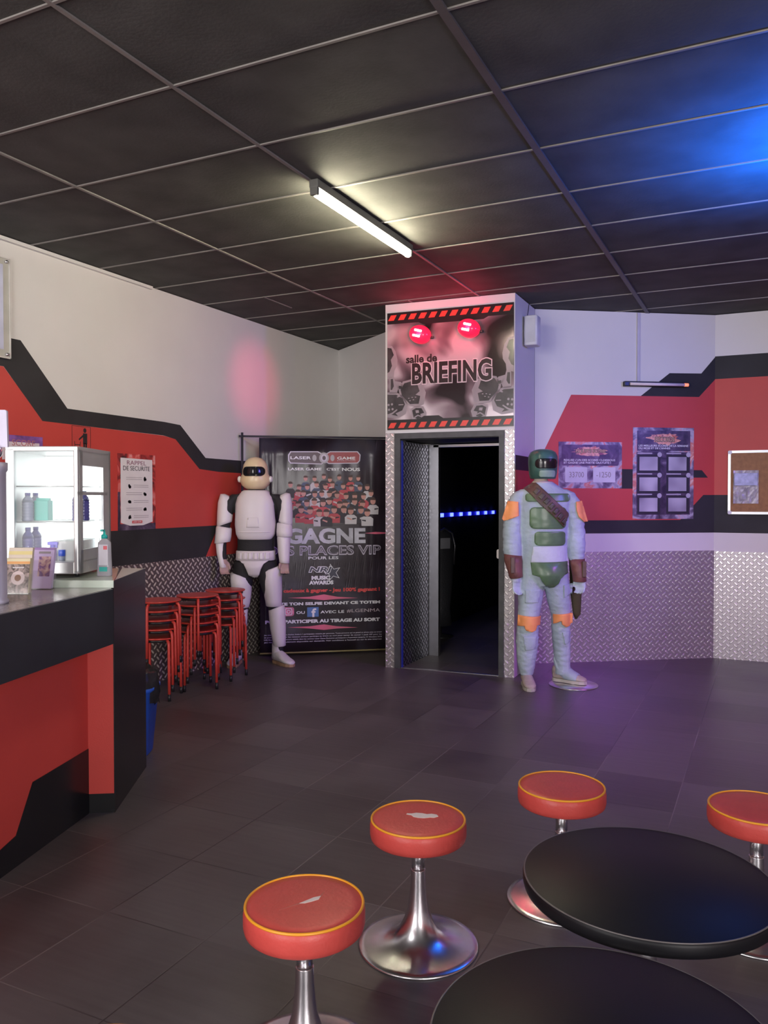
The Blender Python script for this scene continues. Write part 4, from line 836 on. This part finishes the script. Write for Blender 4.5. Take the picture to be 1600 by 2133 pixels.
# helmet: plain barrel shape with a wide dark window
hx = -.072
helm_g = mat('weathered_green_helmet', (.045, .11, .095), .3, var=.35, nscale=10)
bm = bmesh.new(); loft(bm, [(hx, .0, 1.578, .085, .10), (hx, 0, 1.582, .095, .112), (hx, 0, 1.62, .104, .122), (hx, 0, 1.70, .110, .128), (hx, 0, 1.75, .108, .125), (hx, 0, 1.78, .094, .108), (hx, 0, 1.797, .066, .078), (hx, 0, 1.804, .03, .035)], 40, ex=2.2); helm = link('helmet', bm, helm_g, fig2)
bb = bmesh.new(); bb.from_mesh(helm.data); htree = BVHTree.FromBMesh(bb); bb.free()
shell('visor', [rrect(hx-.078, 1.655, hx+.092, 1.728, .03)], htree, .001, .004, visor, helm, step=.01)
shell('chin_panel', [rrect(hx-.05, 1.590, hx+.075, 1.640, .016)], htree, .001, .005, mat('pale_green_paint', (.25, .38, .30), .35, var=.2), helm, step=.01)
# cape tail behind, boots
bm = bmesh.new(); loft(bm, [(.20, .07, .50, .006, .006), (.205, .06, .54, .03, .012), (.195, .05, .72, .045, .02), (.185, .05, .86, .04, .02), (.17, .06, 1.0, .03, .015)], 20); link('hanging_cloth', bm, mat('olive_cloth', (.06, .055, .02), .8, bump=.3), fig2)
worn = mat('worn_canvas_shoe', (.40, .34, .30), .6, var=.2, bump=.2); rub = mat('pale_rubber', (.42, .40, .34), .5)
boot(-.193, -.01, .0, worn, rub, fig2, 1.0, top=.10, nm='shoe')
boot(.106, .10, .95, worn, rub, fig2, 1.0, top=.12, zb=.010, nm='shoe')
bm = bmesh.new(); M_ = Matrix.Translation((.106, .10, .0)) @ Matrix.Rotation(.95, 4, 'Z')
loft(bm, [(0, .05, .18, .062, .055), (0, .02, .13, .064, .075), (0, -.03, .085, .058, .06), (0, -.08, .065, .056, .042), (0, -.125, .055, .05, .03), (0, -.13, .055, .044, .024)], 24, axis='y'); bmesh.ops.transform(bm, matrix=M_, verts=bm.verts[:]); link('gaiter', bm, suit, fig2)
dc = Vector((-1.378, 6.265, 0))
o = thing('mannequin_base', dc, 0, label='round polished steel base plate on the floor under the blue-suited mannequin', cat='base plate')
bm = bmesh.new(); lathe(bm, [(0, 0), (.185, 0), (.19, .003), (.186, .007), (0, .007)], 64); link('disc', bm, chrome, o)
bm = bmesh.new(); lathe(bm, [(0, .007), (.02, .007), (.02, .009), (0, .009)], 20); link('socket', bm, alu, o)

# ------------------------------------------------------------------ pedestal stools
def patch(parent, m, pts, z, nm='torn_patch'):
    bm = bmesh.new(); a = [bm.verts.new((x, y, z-.002)) for x, y in pts]; b_ = [bm.verts.new((x, y, z+.0006)) for x, y in pts]
    bm.faces.new(b_); bm.faces.new(a[::-1])
    for i in range(len(pts)): bm.faces.new((a[i], a[(i+1) % len(pts)], b_[(i+1) % len(pts)], b_[i]))
    return link(nm, bm, m, parent)
tulip = [(.195, 0), (.1965, .004), (.193, .009), (.175, .011), (.150, .014), (.115, .022), (.085, .036), (.062, .058), (.046, .088), (.034, .125), (.028, .165), (.0245, .21), (.0235, .25)]
def pedestal_stool(x, y, rz, label):
    t = thing('pedestal_stool', (x, y, 0), rz, label=label, cat='stool', group='red padded pedestal stools around the black tables')
    bm = bmesh.new(); lathe(bm, [(0, .352), (.148, .352), (.154, .357), (.157, .37), (.157, .398), (.154, .412), (.149, .417), (.120, .4195), (.06, .421), (0, .4215)], 72); seat = link('seat', bm, red_vinyl, t)
    bm = bmesh.new(); pr_ = [(.1515+.0038*math.cos(a), .4165+.0038*math.sin(a)) for a in (2*PI*k/10 for k in range(11))]; lathe(bm, pr_, 72); link('piping', bm, piping_m, seat)
    bm = bmesh.new(); tube(bm, [(.1575*math.cos(.4), .1575*math.sin(.4), .358), (.1575*math.cos(.4), .1575*math.sin(.4), .408)], .0012, 6); link('seam', bm, red_vinyl, seat)
    bm = bmesh.new(); lathe(bm, [(0, .23), (.0212, .23), (.0212, .353), (0, .353)], 32); link('post', bm, chrome, t)
    bm = bmesh.new(); lathe(bm, [(0, 0)] + tulip + [(.0234, .2515), (.0213, .2518)], 72); link('base', bm, chrome, t)
    return t, seat
t, s = pedestal_stool(-1.079, 1.771, YAW, 'red pedestal stool nearest the lower middle, with a small slit tear showing foam')
patch(s, foam_m, [(-.012, -.012), (.004, .002), (.022, .018), (.040, .026), (.036, .008), (.018, -.004), (.002, -.012)], .4213)
patch(s, mat('worn_crease', (.40, .12, .10), .6), [(-.06, -.045), (-.012, -.010), (.0, -.012), (-.02, -.02)], .4208, 'crease'); patch(s, mat('worn_crease', (.40, .12, .10), .6), [(.036, .022), (.048, .052), (.042, .026)], .4208, 'crease')
t, s = pedestal_stool(-1.03, 2.40, YAW, 'red pedestal stool with a large blob-shaped tear of white foam, behind the nearest stool')
patch(s, foam_m, [(-.035, .03), (-.02, .028), (-.005, .034), (.015, .030), (.03, .022), (.045, .026), (.062, .018), (.066, .004), (.052, -.006), (.038, -.004), (.02, -.010), (.0, -.008), (-.015, .0), (-.022, .014), (-.038, .022)], .4213)
pedestal_stool(-.678, 2.897, YAW, 'undamaged red pedestal stool behind the far side of the round black table')
pedestal_stool(-.037, 2.98, YAW+.4, 'red pedestal stool cut off by the right edge of the picture')
pedestal_stool(-1.096, 1.058, YAW+.3, 'red pedestal stool at the bottom edge, only the rim of its seat showing')
tabm = mat('black_table_laminate', (.006, .006, .008), .45, spec=.25, var=.15, bump=.02, bscale=300)
def round_table(x, y, label):
    t = thing('round_table', (x, y, 0), .3, label=label, cat='table', group='round black tables')
    bm = bmesh.new(); lathe(bm, [(0, .492), (.290, .492), (.298, .497), (.301, .508), (.301, .522), (.2985, .529), (.295, .531), (0, .531)], 96); top = link('tabletop', bm, tabm, t)
    bm = bmesh.new(); lathe(bm, [(.2955, .5308), (.2975, .5318), (.2995, .5296), (.2975, .5290), (.2955, .5308)], 96); link('worn_edge', bm, mat('worn_black_edge', (.10, .09, .09), .3), top)
    bm = bmesh.new(); lathe(bm, [(0, .475), (.10, .475), (.10, .492), (0, .492)], 40); link('mount', bm, black_pl, t)
    bm = bmesh.new(); lathe(bm, [(0, .24), (.024, .24), (.024, .476), (0, .476)], 32); link('post', bm, chrome, t)
    bm = bmesh.new(); lathe(bm, [(0, 0)] + [(r*1.12, z) for r, z in tulip] + [(.0262, .2515), (.0241, .2518)], 72); link('base', bm, chrome, t)
    return t
round_table(-.269, 2.052, 'low round black table amid the red stools, the farther one')
round_table(-.251, 1.390, 'low round black table cut off by the bottom edge, the nearer one')

# ------------------------------------------------------------------ stacks of red stacking stools
def stacking_stool(n=4):
    t = thing('stacking_stool', (0, 0, 0)); H = .45
    bm = bmesh.new(); lathe(bm, [(0, H-.012), (.150, H-.012), (.158, H-.008), (.160, H-.002), (.157, H+.001), (.150, H+.0015), (0, H)], 48); seat = link('seat', bm, red_metal, t)
    bm = bmesh.new(); lathe(bm, [(.05, H-.030), (.142, H-.030), (.142, H-.012), (.05, H-.012)], 40); link('underframe', bm, black_pl, seat)
    for k in range(4):
        a = PI/4 + k*PI/2; c, s = math.cos(a), math.sin(a)
        pts = [(.06, H-.020), (.140, H-.020), (.155, H-.024), (.163, H-.038), (.166, H-.06), (.168, H-.25), (.171, .03)]
        bm = bmesh.new(); tube(bm, [(r*c, r*s, z) for r, z in pts], .0105, 12); lg = link('leg', bm, red_metal, t)
        bm = bmesh.new(); tube(bm, [(.1705*c, .1705*s, .05), (.172*c, .172*s, .0)], .0112, 12); link('rubber_foot', bm, black_pl, lg)
    return t
ss = stacking_stool(); first = True
pos = ['lowest one', 'second from bottom', 'middle one', 'second from top', 'top one']
stacks = [((-4.03, 4.59), 'beside the blue bin and counter', .35), ((-3.97, 4.955), 'between the other two stacks', .85), ((-3.985, 5.325), 'next to the white armoured mannequin', .1)]
for (x, y), w_, r0 in stacks:
    for k in range(5):
        o = ss if first else copy_tree(ss); first = False
        o.location = (x, y, k*.0655); o.rotation_euler = (0, 0, r0 + k*.16)
        tag(o, f'red metal stool, {pos[k]} in the stack {w_}', 'stool', 'red stacking stools by the left wall')

# ------------------------------------------------------------------ blue bin with a black liner
bx, by = -3.275, 3.50
t = thing('waste_bin', (bx, by, 0), YAW, label='blue waste bin with a black liner, behind the end of the counter', cat='bin')
bm = bmesh.new(); loft(bm, [(0, 0, 0, .095, .095), (0, 0, .01, .102, .102), (0, 0, .37, .135, .13), (0, 0, .375, .142, .137), (0, 0, .39, .142, .137), (0, 0, .392, .134, .129)], 40, ex=5); bl = link('bucket', bm, mat('blue_plastic', (.02, .10, .55), .35), t)
bm = bmesh.new(); loft(bm, [(.0, -.128, .20, .03, .04), (.0, -.130, .20, .03, .04)], 16, axis='y'); link('pale_sticker', bm, ink_white, bl)
bm = bmesh.new(); rg = []
for i, (r, z) in enumerate([(.150, .30), (.152, .36), (.150, .41), (.140, .47), (.115, .49), (.10, .44), (.09, .36), (.0, .33)]):
    rg.append([bm.verts.new((r*(1+.10*noise.noise(Vector((k*.7, i*1.3, 2)))+.05*math.sin(k*2.1+i))*math.cos(2*PI*k/36), r*(1+.10*noise.noise(Vector((k*.9, i, 5))))*math.sin(2*PI*k/36), z + .028*noise.noise(Vector((k*.5, i*.6, 9))))) for k in range(36)] if r > 0 else [bm.verts.new((0, 0, z))])
for a, b_ in zip(rg, rg[1:]):
    for k in range(36):
        q = [a[k], a[(k+1) % 36], b_[(k+1) % len(b_)], b_[k % len(b_)]]; q = list(dict.fromkeys(q)); f = bm.faces.new(q); f.smooth = True
link('liner', bm, mat('black_bin_liner', (.02, .02, .022), .3, bump=.6, bscale=25), t)

# ------------------------------------------------------------------ reception counter
cdn = Vector((-.276, .961, 0)).normalized(); Fp = Vector((-2.736, 2.812, 0)); LC_ = 3.6
P0 = Fp - cdn*LC_; FC = Frame(P0, Fp)
Bp = Vector((-3.047, 3.364, 0)); Tp = Vector((-3.19, 3.33, 0)); Gp = Vector((-2.838, 2.75, 0))
counter = thing('reception_counter', (Fp.x, Fp.y, 0), 0, label='black and red reception counter along the left side with an angled end post', cat='counter')
def prism(bm, pts, z0, z1, mi=0):
    a = [bm.verts.new((x, y, z0)) for x, y in pts]; b_ = [bm.verts.new((x, y, z1)) for x, y in pts]
    bm.faces.new(a[::-1]).material_index = mi; bm.faces.new(b_).material_index = mi
    for i in range(len(pts)): bm.faces.new((a[i], a[(i+1) % len(pts)], b_[(i+1) % len(pts)], b_[i])).material_index = mi
bm = bmesh.new(); slab(bm, FC, rect(0, .785, LC_-.003, 1.0385), -.03, 0); child(link('fascia', bm, black_counter), counter)
nb = Vector((-.961, -.276, 0))
bk = P0 + nb*.74
bm = bmesh.new(); prism(bm, [((P0+nb*.005).x, (P0+nb*.005).y), (Fp.x-.012, Fp.y-.004), (Tp.x, Tp.y), (-3.62, 3.15), (bk.x-.3, bk.y+.3), (bk.x, bk.y)], 1.0, 1.04); child(link('countertop', bm, countertop_m), counter)
bm = bmesh.new(); slab(bm, FC, rect(0, .10, LC_-.028, .79), -.16, -.115); child(link('front_panel', bm, redp), counter)
k0 = [FC.at(x, y, -.112) for x, y in ((184, 1560), (69, 1629), (34, 1741), (0, 1772))]
e = FC.at(184, 1600, -.112)[0] + .004
bm = bmesh.new(); slab(bm, FC, [(0, 0), (e, 0), (e, k0[0][1])] + k0 + [(0, .10)], -.15, -.112); child(link('kick_board', bm, black_sh), counter)
FS = Frame(Gp, Fp)
bm = bmesh.new(); slab(bm, FS, rect(0, .09, FS.len-.004, .79), -.02, .0015); child(link('side_panel', bm, redp), counter)
bm = bmesh.new(); prism(bm, [(Fp.x, Fp.y), (Bp.x, Bp.y), (Tp.x, Tp.y), (-3.02, 2.95), (Gp.x, Gp.y)], 0, 1.0)
prism(bm, [(Fp.x, Fp.y), (Bp.x, Bp.y), (Tp.x+.01, Tp.y+.0)], .999, 1.076); child(link('end_post', bm, black_sh), counter)
bm = bmesh.new(); prism(bm, [(Fp.x-.02, Fp.y+.03), (Bp.x-.004, Bp.y-.006), (Tp.x+.012, Tp.y)], 1.0762, 1.0775); child(link('post_cap', bm, mat('pale_cap', (.50, .46, .44), .3)), counter)
bm = bmesh.new(); prism(bm, [(Tp.x, Tp.y), (-3.62, 3.15), (-3.60, 3.11), (-3.17, 3.28)], 0, 1.0); child(link('rear_panel', bm, black_sh), counter)
glassy = mat('pale_green_glass_slab', (.50, .58, .50), .12, var=.1, nscale=5)
o = thing('glass_shelf', (-2.752, 2.838, 0), 0, label='thick pale green glass slab under the lit fridge on the counter', cat='shelf')
bm = bmesh.new(); prism(bm, [(0, 0), (-.448, .49), (-.82, .33), (-.628, -.302)], 1.0405, 1.075); link('slab', bm, glassy, o)

# ------------------------------------------------------------------ lit drinks fridge
fr_ = thing('drinks_fridge', (-3.022, 2.887, 1.0755), YAW, label='silver countertop drinks fridge with brightly lit interior, on the counter', cat='fridge')
W_, D_, H_ = .350, .44, .632
bm = bmesh.new()
box(bm, (-W_/2, D_/2, H_-.012), (W_, D_, .024)); box(bm, (-W_/2, D_/2, .045), (W_, D_, .06)); box(bm, (-W_/2, D_-.01, H_/2+.01), (W_, .02, H_-.03))
box(bm, (-W_+.006, D_/2, H_/2+.01), (.012, D_, H_-.03))
for y_ in (.02, D_-.055): box(bm, (-.006, y_, H_/2), (.012, .04 if y_ < .1 else .11, H_-.03))
box(bm, (-.006, D_/2, .10), (.012, D_-.02, .06)); box(bm, (-.006, D_/2, H_-.055), (.012, D_-.02, .07)); box(bm, (-.006, D_/2-.04, .405), (.012, D_-.02, .016))
link('cabinet', bm, alu_w, fr_)
bm = bmesh.new(); box(bm, (-W_+.022, -.012, H_/2+.008), (.044, .024, H_-.03), bev=.004); box(bm, (-.011, -.012, H_/2+.008), (.022, .024, H_-.03), bev=.006); box(bm, (-W_/2, -.012, H_-.012), (W_, .024, .024), bev=.004); box(bm, (-W_/2, -.012, .045), (W_-.04, .024, .058), bev=.004)
dr = link('door_frame', bm, alu_w, fr_)
gl = bpy.data.materials.new('pane_glass'); gl.use_nodes = True; nt = gl.node_tree; nt.nodes.clear(); out = nn(nt, 'ShaderNodeOutputMaterial'); tr_ = nn(nt, 'ShaderNodeBsdfTransparent'); gs = nn(nt, 'ShaderNodeBsdfGlossy'); gs.inputs['Roughness'].default_value = .05; mx = nn(nt, 'ShaderNodeMixShader'); mx.inputs[0].default_value = .015
nt.links.new(tr_.outputs[0], mx.inputs[1]); nt.links.new(gs.outputs[0], mx.inputs[2]); nt.links.new(mx.outputs[0], out.inputs[0])
bm = bmesh.new(); box(bm, (-W_/2+.011, -.012, H_/2+.025), (W_-.06, .006, H_-.10)); link('door_glass', bm, gl, dr)
bm = bmesh.new(); box(bm, (-.006, D_/2-.03, H_/2), (.004, D_-.16, H_-.14)); link('side_glass', bm, gl, fr_)
lit = mat('lit_panel', (.55, .58, .58), .6, emit=(.93, 1., .98), estr=.75)
bm = bmesh.new(); box(bm, (-W_/2, D_-.026, H_/2+.03), (W_-.03, .008, H_-.12)); link('light_panel', bm, lit, fr_)
bm = bmesh.new(); box(bm, (-.024, .30, H_/2-.03), (.012, .03, H_-.25)); box(bm, (-.024, .17, .535), (.01, .2, .13), bev=.003); link('light_bar', bm, mat('lit_bar', (.7, .7, .7), .5, emit=(.95, .97, 1.), estr=.7), fr_)
for zz in (.265, .44):
    bm = bmesh.new()
    for k in range(9): tube(bm, [(-W_+.03+k*.036, .03, zz), (-W_+.03+k*.036, D_-.035, zz)], .002, 6)
    for y_ in (.03, D_-.035): tube(bm, [(-W_+.02, y_, zz), (-.02, y_, zz)], .003, 6)
    link('wire_shelf', bm, alu_w, fr_)
bm = bmesh.new(); box(bm, (-W_/2+.07, D_/2, .12), (.13, D_-.1, .10), bev=.004); link('inner_box', bm, mat('grey_inner', (.5, .53, .53), .5), fr_)
for k in range(2):
    for q in range(2):
        bm = bmesh.new(); lathe(bm, [(0, -.0005), (.012, -.0005), (.012, .016), (0, .016)], 16, (-.03-k*(W_-.06), .04+q*(D_-.08), 0)); link('foot', bm, black_pl, fr_)
FM = Matrix.Translation(fr_.location) @ Matrix.Rotation(YAW, 4, 'Z')
clear_blue = mat('blue_tint_plastic', (.09, .09, .30), .15, var=.1); clear_pl = mat('cloudy_plastic', (.20, .24, .34), .2); teal = mat('teal_plastic', (.02, .42, .38), .35)
def bottle(loc, label, m, capm, group=None, r=.028, h=.15):
    t = thing('bottle', FM @ Vector(loc), 0, label=label, cat='bottle', group=group)
    prof = [(0, 0), (r*.9, 0), (r, .006)]
    for k in range(6): z = .012+k*(h*.62/6); prof += [(r, z), (r*.9, z+h*.05), (r, z+h*.1)]
    prof += [(r, h*.68), (r*.8, h*.78), (r*.4, h*.88), (r*.38, h*.92), (0, h*.92)]
    bm = bmesh.new(); lathe(bm, prof, 20); link('body', bm, m, t)
    bm = bmesh.new(); lathe(bm, [(0, h*.9), (r*.46, h*.9), (r*.46, h), (0, h)], 16); link('cap', bm, capm, t)
    return t
bottle((-.055, .12, .268), 'ribbed violet bottle on the middle fridge shelf, by the side window', clear_blue, clear_pl)
bottle((-.055, .20, .268), 'ribbed violet bottle on the middle fridge shelf, behind another by the side window', clear_blue, clear_pl)
for k, nm in enumerate(('front', 'rear')):
    bottle((-.292, .09+.09*k, .268), f'ribbed cloudy bottle at the left of the middle fridge shelf, the {nm} one', clear_pl, clear_blue, h=.14)
    bottle((-.292, .09+.09*k, .0765), f'ribbed bluish bottle at the bottom left inside the fridge, the {nm} one', clear_blue, clear_blue, h=.16)
t = thing('drinks_carton', FM @ Vector((-.235, .14, .268)), YAW, label='pale green carton on the middle fridge shelf', cat='carton')
bm = bmesh.new(); box(bm, (0, 0, .052), (.07, .06, .10), bev=.003); link('carton', bm, mat('mint_card', (.06, .40, .34), .4), t)
bm = bmesh.new(); box(bm, (0, 0, .108), (.066, .02, .012)); link('fold', bm, mat('mint_card', (.06, .40, .34), .4), t)
t = thing('spray_bottle', FM @ Vector((-.135, .055, .172)), YAW, label='white spray bottle with a violet-blue trigger inside the fridge', cat='bottle')
t.location = FM @ Vector((-.150, .045, .0765))
bm = bmesh.new(); lathe(bm, [(0, 0), (.019, 0), (.020, .004), (.020, .045), (.014, .058), (.010, .064), (0, .064)], 20); link('body', bm, mat('white_bottle', (.4, .42, .55), .3), t)
bm = bmesh.new(); lathe(bm, [(0, .062), (.012, .062), (.012, .076), (0, .076)], 16); box(bm, (.0, 0, .084), (.05, .016, .016), bev=.003); box(bm, (.018, 0, .072), (.006, .01, .022)); link('trigger', bm, mat('violet_blue', (.12, .10, .62), .35), t)
t = thing('small_jar', FM @ Vector((-.107, .045, .0765)), YAW, label='small jar with a blue top beside the spray bottle in the fridge', cat='jar')
bm = bmesh.new(); lathe(bm, [(0, 0), (.015, 0), (.015, .022), (0, .022)], 20); link('body', bm, clear_pl, t)
bm = bmesh.new(); lathe(bm, [(0, .022), (.0165, .022), (.0165, .052), (0, .052)], 20); link('lid', bm, mat('blue_lid', (.02, .08, .6), .3), t)
# hand sanitiser
t = thing('sanitiser_bottle', (-2.952, 2.975, 1.0755), YAW, label='clear hand sanitiser bottle with a green pump, at the right of the glass slab', cat='bottle')
bm = bmesh.new(); loft(bm, [(0, 0, 0, .034, .022), (0, 0, .005, .036, .024), (0, 0, .05, .034, .022), (0, 0, .14, .031, .021), (0, 0, .165, .030, .019), (0, 0, .178, .016, .014), (0, 0, .185, .012, .012)], 28, ex=3); link('body', bm, mat('clear_gel', (.75, .74, .80), .12, trans=.55, ior=1.3), t)
bm = bmesh.new(); box(bm, (.002, -.0245, .105), (.045, .002, .10)); lb = link('label_sheet', bm, mat('pale_label', (.66, .64, .72), .5), t)
bm = bmesh.new(); box(bm, (.002, -.026, .035), (.038, .002, .022)); link('green_mark', bm, teal, t)
bm = bmesh.new(); box(bm, (.012, -.0262, .14), (.018, .0015, .018)); link('red_mark', bm, mat('pink_red_mark', (.75, .15, .18), .5), t)
bm = bmesh.new(); lathe(bm, [(0, .184), (.015, .184), (.015, .200), (.006, .206), (.005, .222), (0, .222)], 20); box(bm, (-.006, -.008, .224), (.014, .034, .009), bev=.002); link('pump', bm, teal, t)

# ------------------------------------------------------------------ leaflets in clear holders
def holder(x, y, rz, wd_, label, hl):
    t = thing('leaflet_holder', (x, y, 1.0405), rz, label=hl, cat='holder')
    lean = .22
    def q(u, v, z): return (u, v + z*lean, z)
    bm = bmesh.new(); hw = wd_/2
    def pan(y0_, y1_, z0, z1, x0=-hw, x1=hw):
        vs = [bm.verts.new(q(a, b_, c)) for a in (x0, x1) for b_ in (y0_, y1_) for c in (z0, z1)]
        for f in ((0, 1, 3, 2), (4, 6, 7, 5), (0, 4, 5, 1), (2, 3, 7, 6), (0, 2, 6, 4), (1, 5, 7, 3)): bm.faces.new([vs[i] for i in f])
    pan(.016, .018, 0, .16); pan(-.018, -.016, 0, .085); pan(-.018, .018, 0, .002); pan(-.018, .018, .002, .085, -hw, -hw+.002); pan(-.018, .018, .002, .085, hw-.002, hw)
    link('clear_tray', bm, gl2, t)
    return t
gl2 = bpy.data.materials.new('acrylic_sheet'); gl2.use_nodes = True; nt = gl2.node_tree; nt.nodes.clear(); out = nn(nt, 'ShaderNodeOutputMaterial'); tr_ = nn(nt, 'ShaderNodeBsdfTransparent'); gs = nn(nt, 'ShaderNodeBsdfGlossy'); gs.inputs['Roughness'].default_value = .08; mx = nn(nt, 'ShaderNodeMixShader'); mx.inputs[0].default_value = .08
nt.links.new(tr_.outputs[0], mx.inputs[1]); nt.links.new(gs.outputs[0], mx.inputs[2]); nt.links.new(mx.outputs[0], out.inputs[0])
def leaflet(x, y, rz, y0_, wd_, h, parts, mcover, label, nm='leaflet_stack', zb=1.0435):
    t = thing(nm, (x, y, zb), rz, label=label, cat='leaflets')
    lean = .22
    def sheet(n_, x0, x1, z0, z1, ya, yb, m):
        bm = bmesh.new(); vs = [bm.verts.new((a, b_ + c*lean, c)) for a in (x0, x1) for b_ in (ya, yb) for c in (z0, z1)]
        for f in ((0, 1, 3, 2), (4, 6, 7, 5), (0, 4, 5, 1), (2, 3, 7, 6), (0, 2, 6, 4), (1, 5, 7, 3)): bm.faces.new([vs[i] for i in f])
        return link(n_, bm, m, t)
    sheet('pages', -wd_/2, wd_/2, 0, h, y0_, y0_+.018, mcover)
    for n_, x0, x1, z0, z1, m in parts: sheet(n_, x0, x1, z0, z1, y0_-.0008, y0_, m)
    return t
hx1, hy1 = -2.975, 2.478; hx2, hy2 = -3.022, 2.655
holder(hx1, hy1, YAW, .122, '', 'clear leaflet holder on the counter at the left, holding the dark and yellow leaflets')
holder(hx2, hy2, YAW-.1, .112, '', 'clear leaflet holder on the counter in front of the fridge, holding the violet leaflets')
pic1 = ramp_print('brown_photo_print', [(.35, (.05, .035, .03)), (.5, (.22, .17, .16)), (.65, (.40, .30, .28))], 38, 3, 1.2, .6)
bottle_lit = leaflet(hx1, hy1, YAW, -.010, .108, .150, [('cover_picture', -.054, .054, .0, .125, pic1), ('orange_strip', -.054, .054, .126, .137, mat('orange_card', (.62, .30, .10), .5)), ('heading', -.02, .03, .108, .113, paper_w)], mat('cream_card', (.62, .55, .35), .5), 'leaflets with a brown picture cover and a round pale medallion, in the left holder')
for nm_, rr_, dy_, m_ in (('medallion', .030, .0012, mat('pale_medallion', (.50, .40, .40), .5)), ('medallion_core', .014, .0018, mat('dark_amber', (.16, .06, .02), .5))):
    bm = bmesh.new(); c3 = [(.006+rr_*math.cos(2*PI*k/28), .066+rr_*math.sin(2*PI*k/28)) for k in range(28)]
    fa = [bm.verts.new((x, -.010-dy_+z*.22, z)) for x, z in c3]; fb = [bm.verts.new((x, -.0105+z*.22, z)) for x, z in c3]
    bm.faces.new(fa); bm.faces.new(fb[::-1])
    for k in range(28): bm.faces.new((fa[k], fa[(k+1) % 28], fb[(k+1) % 28], fb[k]))
    link(nm_, bm, m_, bottle_lit)
t = leaflet(hx1, hy1, YAW, .0095, .105, .195, [('yellow_edge', -.0525, .0525, .165, .18, mat('yellow_card', (.62, .52, .22), .5))], mat('beige_card', (.58, .50, .42), .5), 'taller beige and yellow leaflets standing behind the brown picture ones')
leaflet(hx2, hy2, YAW-.1, -.008, .098, .185, [('cover_picture', -.022, .036, .055, .145, ramp_print('violet_photo_print', [(.4, (.16, .07, .22)), (.5, (.42, .24, .28)), (.62, (.58, .42, .40))], 26, 3, .8)), ('heading', -.025, .032, .158, .168, ink_grey), ('top_edge', -.049, .049, .175, .185, mat('violet_edge', (.30, .18, .42), .5))], mat('lilac_card', (.52, .42, .66), .5), 'lilac leaflets with a small picture of a player, in the holder before the fridge')
# display stand cut off at the left edge
lat = (-20-800)/F_PX*3.2; sx, sy = _r.x*lat + _fwd.x*3.2, _r.y*lat + _fwd.y*3.2
t = thing('counter_display_stand', (sx, sy, 1.0405), YAW, label='lilac display panel on a ribbed grey stand, cut off by the left edge', cat='display stand')
bm = bmesh.new(); loft(bm, [(0, 0, 0, .062, .05), (0, 0, .012, .062, .05), (0, 0, .02, .056, .046), (0, 0, .52, .056, .046), (0, 0, .53, .062, .05), (0, 0, .56, .062, .05)], 28, ex=3); link('column', bm, mat('lilac_grey_plastic', (.42, .40, .50), .4), t)
bm = bmesh.new()
for k in range(4): tube(bm, [(-.045+k*.03, -.049, .03), (-.045+k*.03, -.049, .50)], .004, 8)
link('ribs', bm, alu, t)
bm = bmesh.new(); ball(bm, (.028, -.02, .60), (.03, .03, .03)); link('clamp_ball', bm, chrome, t)
bm = bmesh.new(); vs = [bm.verts.new(p) for p in ((-.09, -.01, .62), (.075, -.01, .62), (.058, .02, .765), (.052, .02, .77), (-.07, .02, .77), (-.09, .004, .62), (.075, .004, .62), (.058, .034, .765), (.052, .034, .77), (-.07, .034, .77))]
bm.faces.new([vs[i] for i in (0, 1, 2, 3, 4)]); bm.faces.new([vs[i] for i in (9, 8, 7, 6, 5)])
for i in range(5): j = (i+1) % 5; bm.faces.new((vs[i], vs[j], vs[5+j], vs[5+i]))
link('panel', bm, mat('lilac_white_panel', (.58, .56, .70), .4), t)
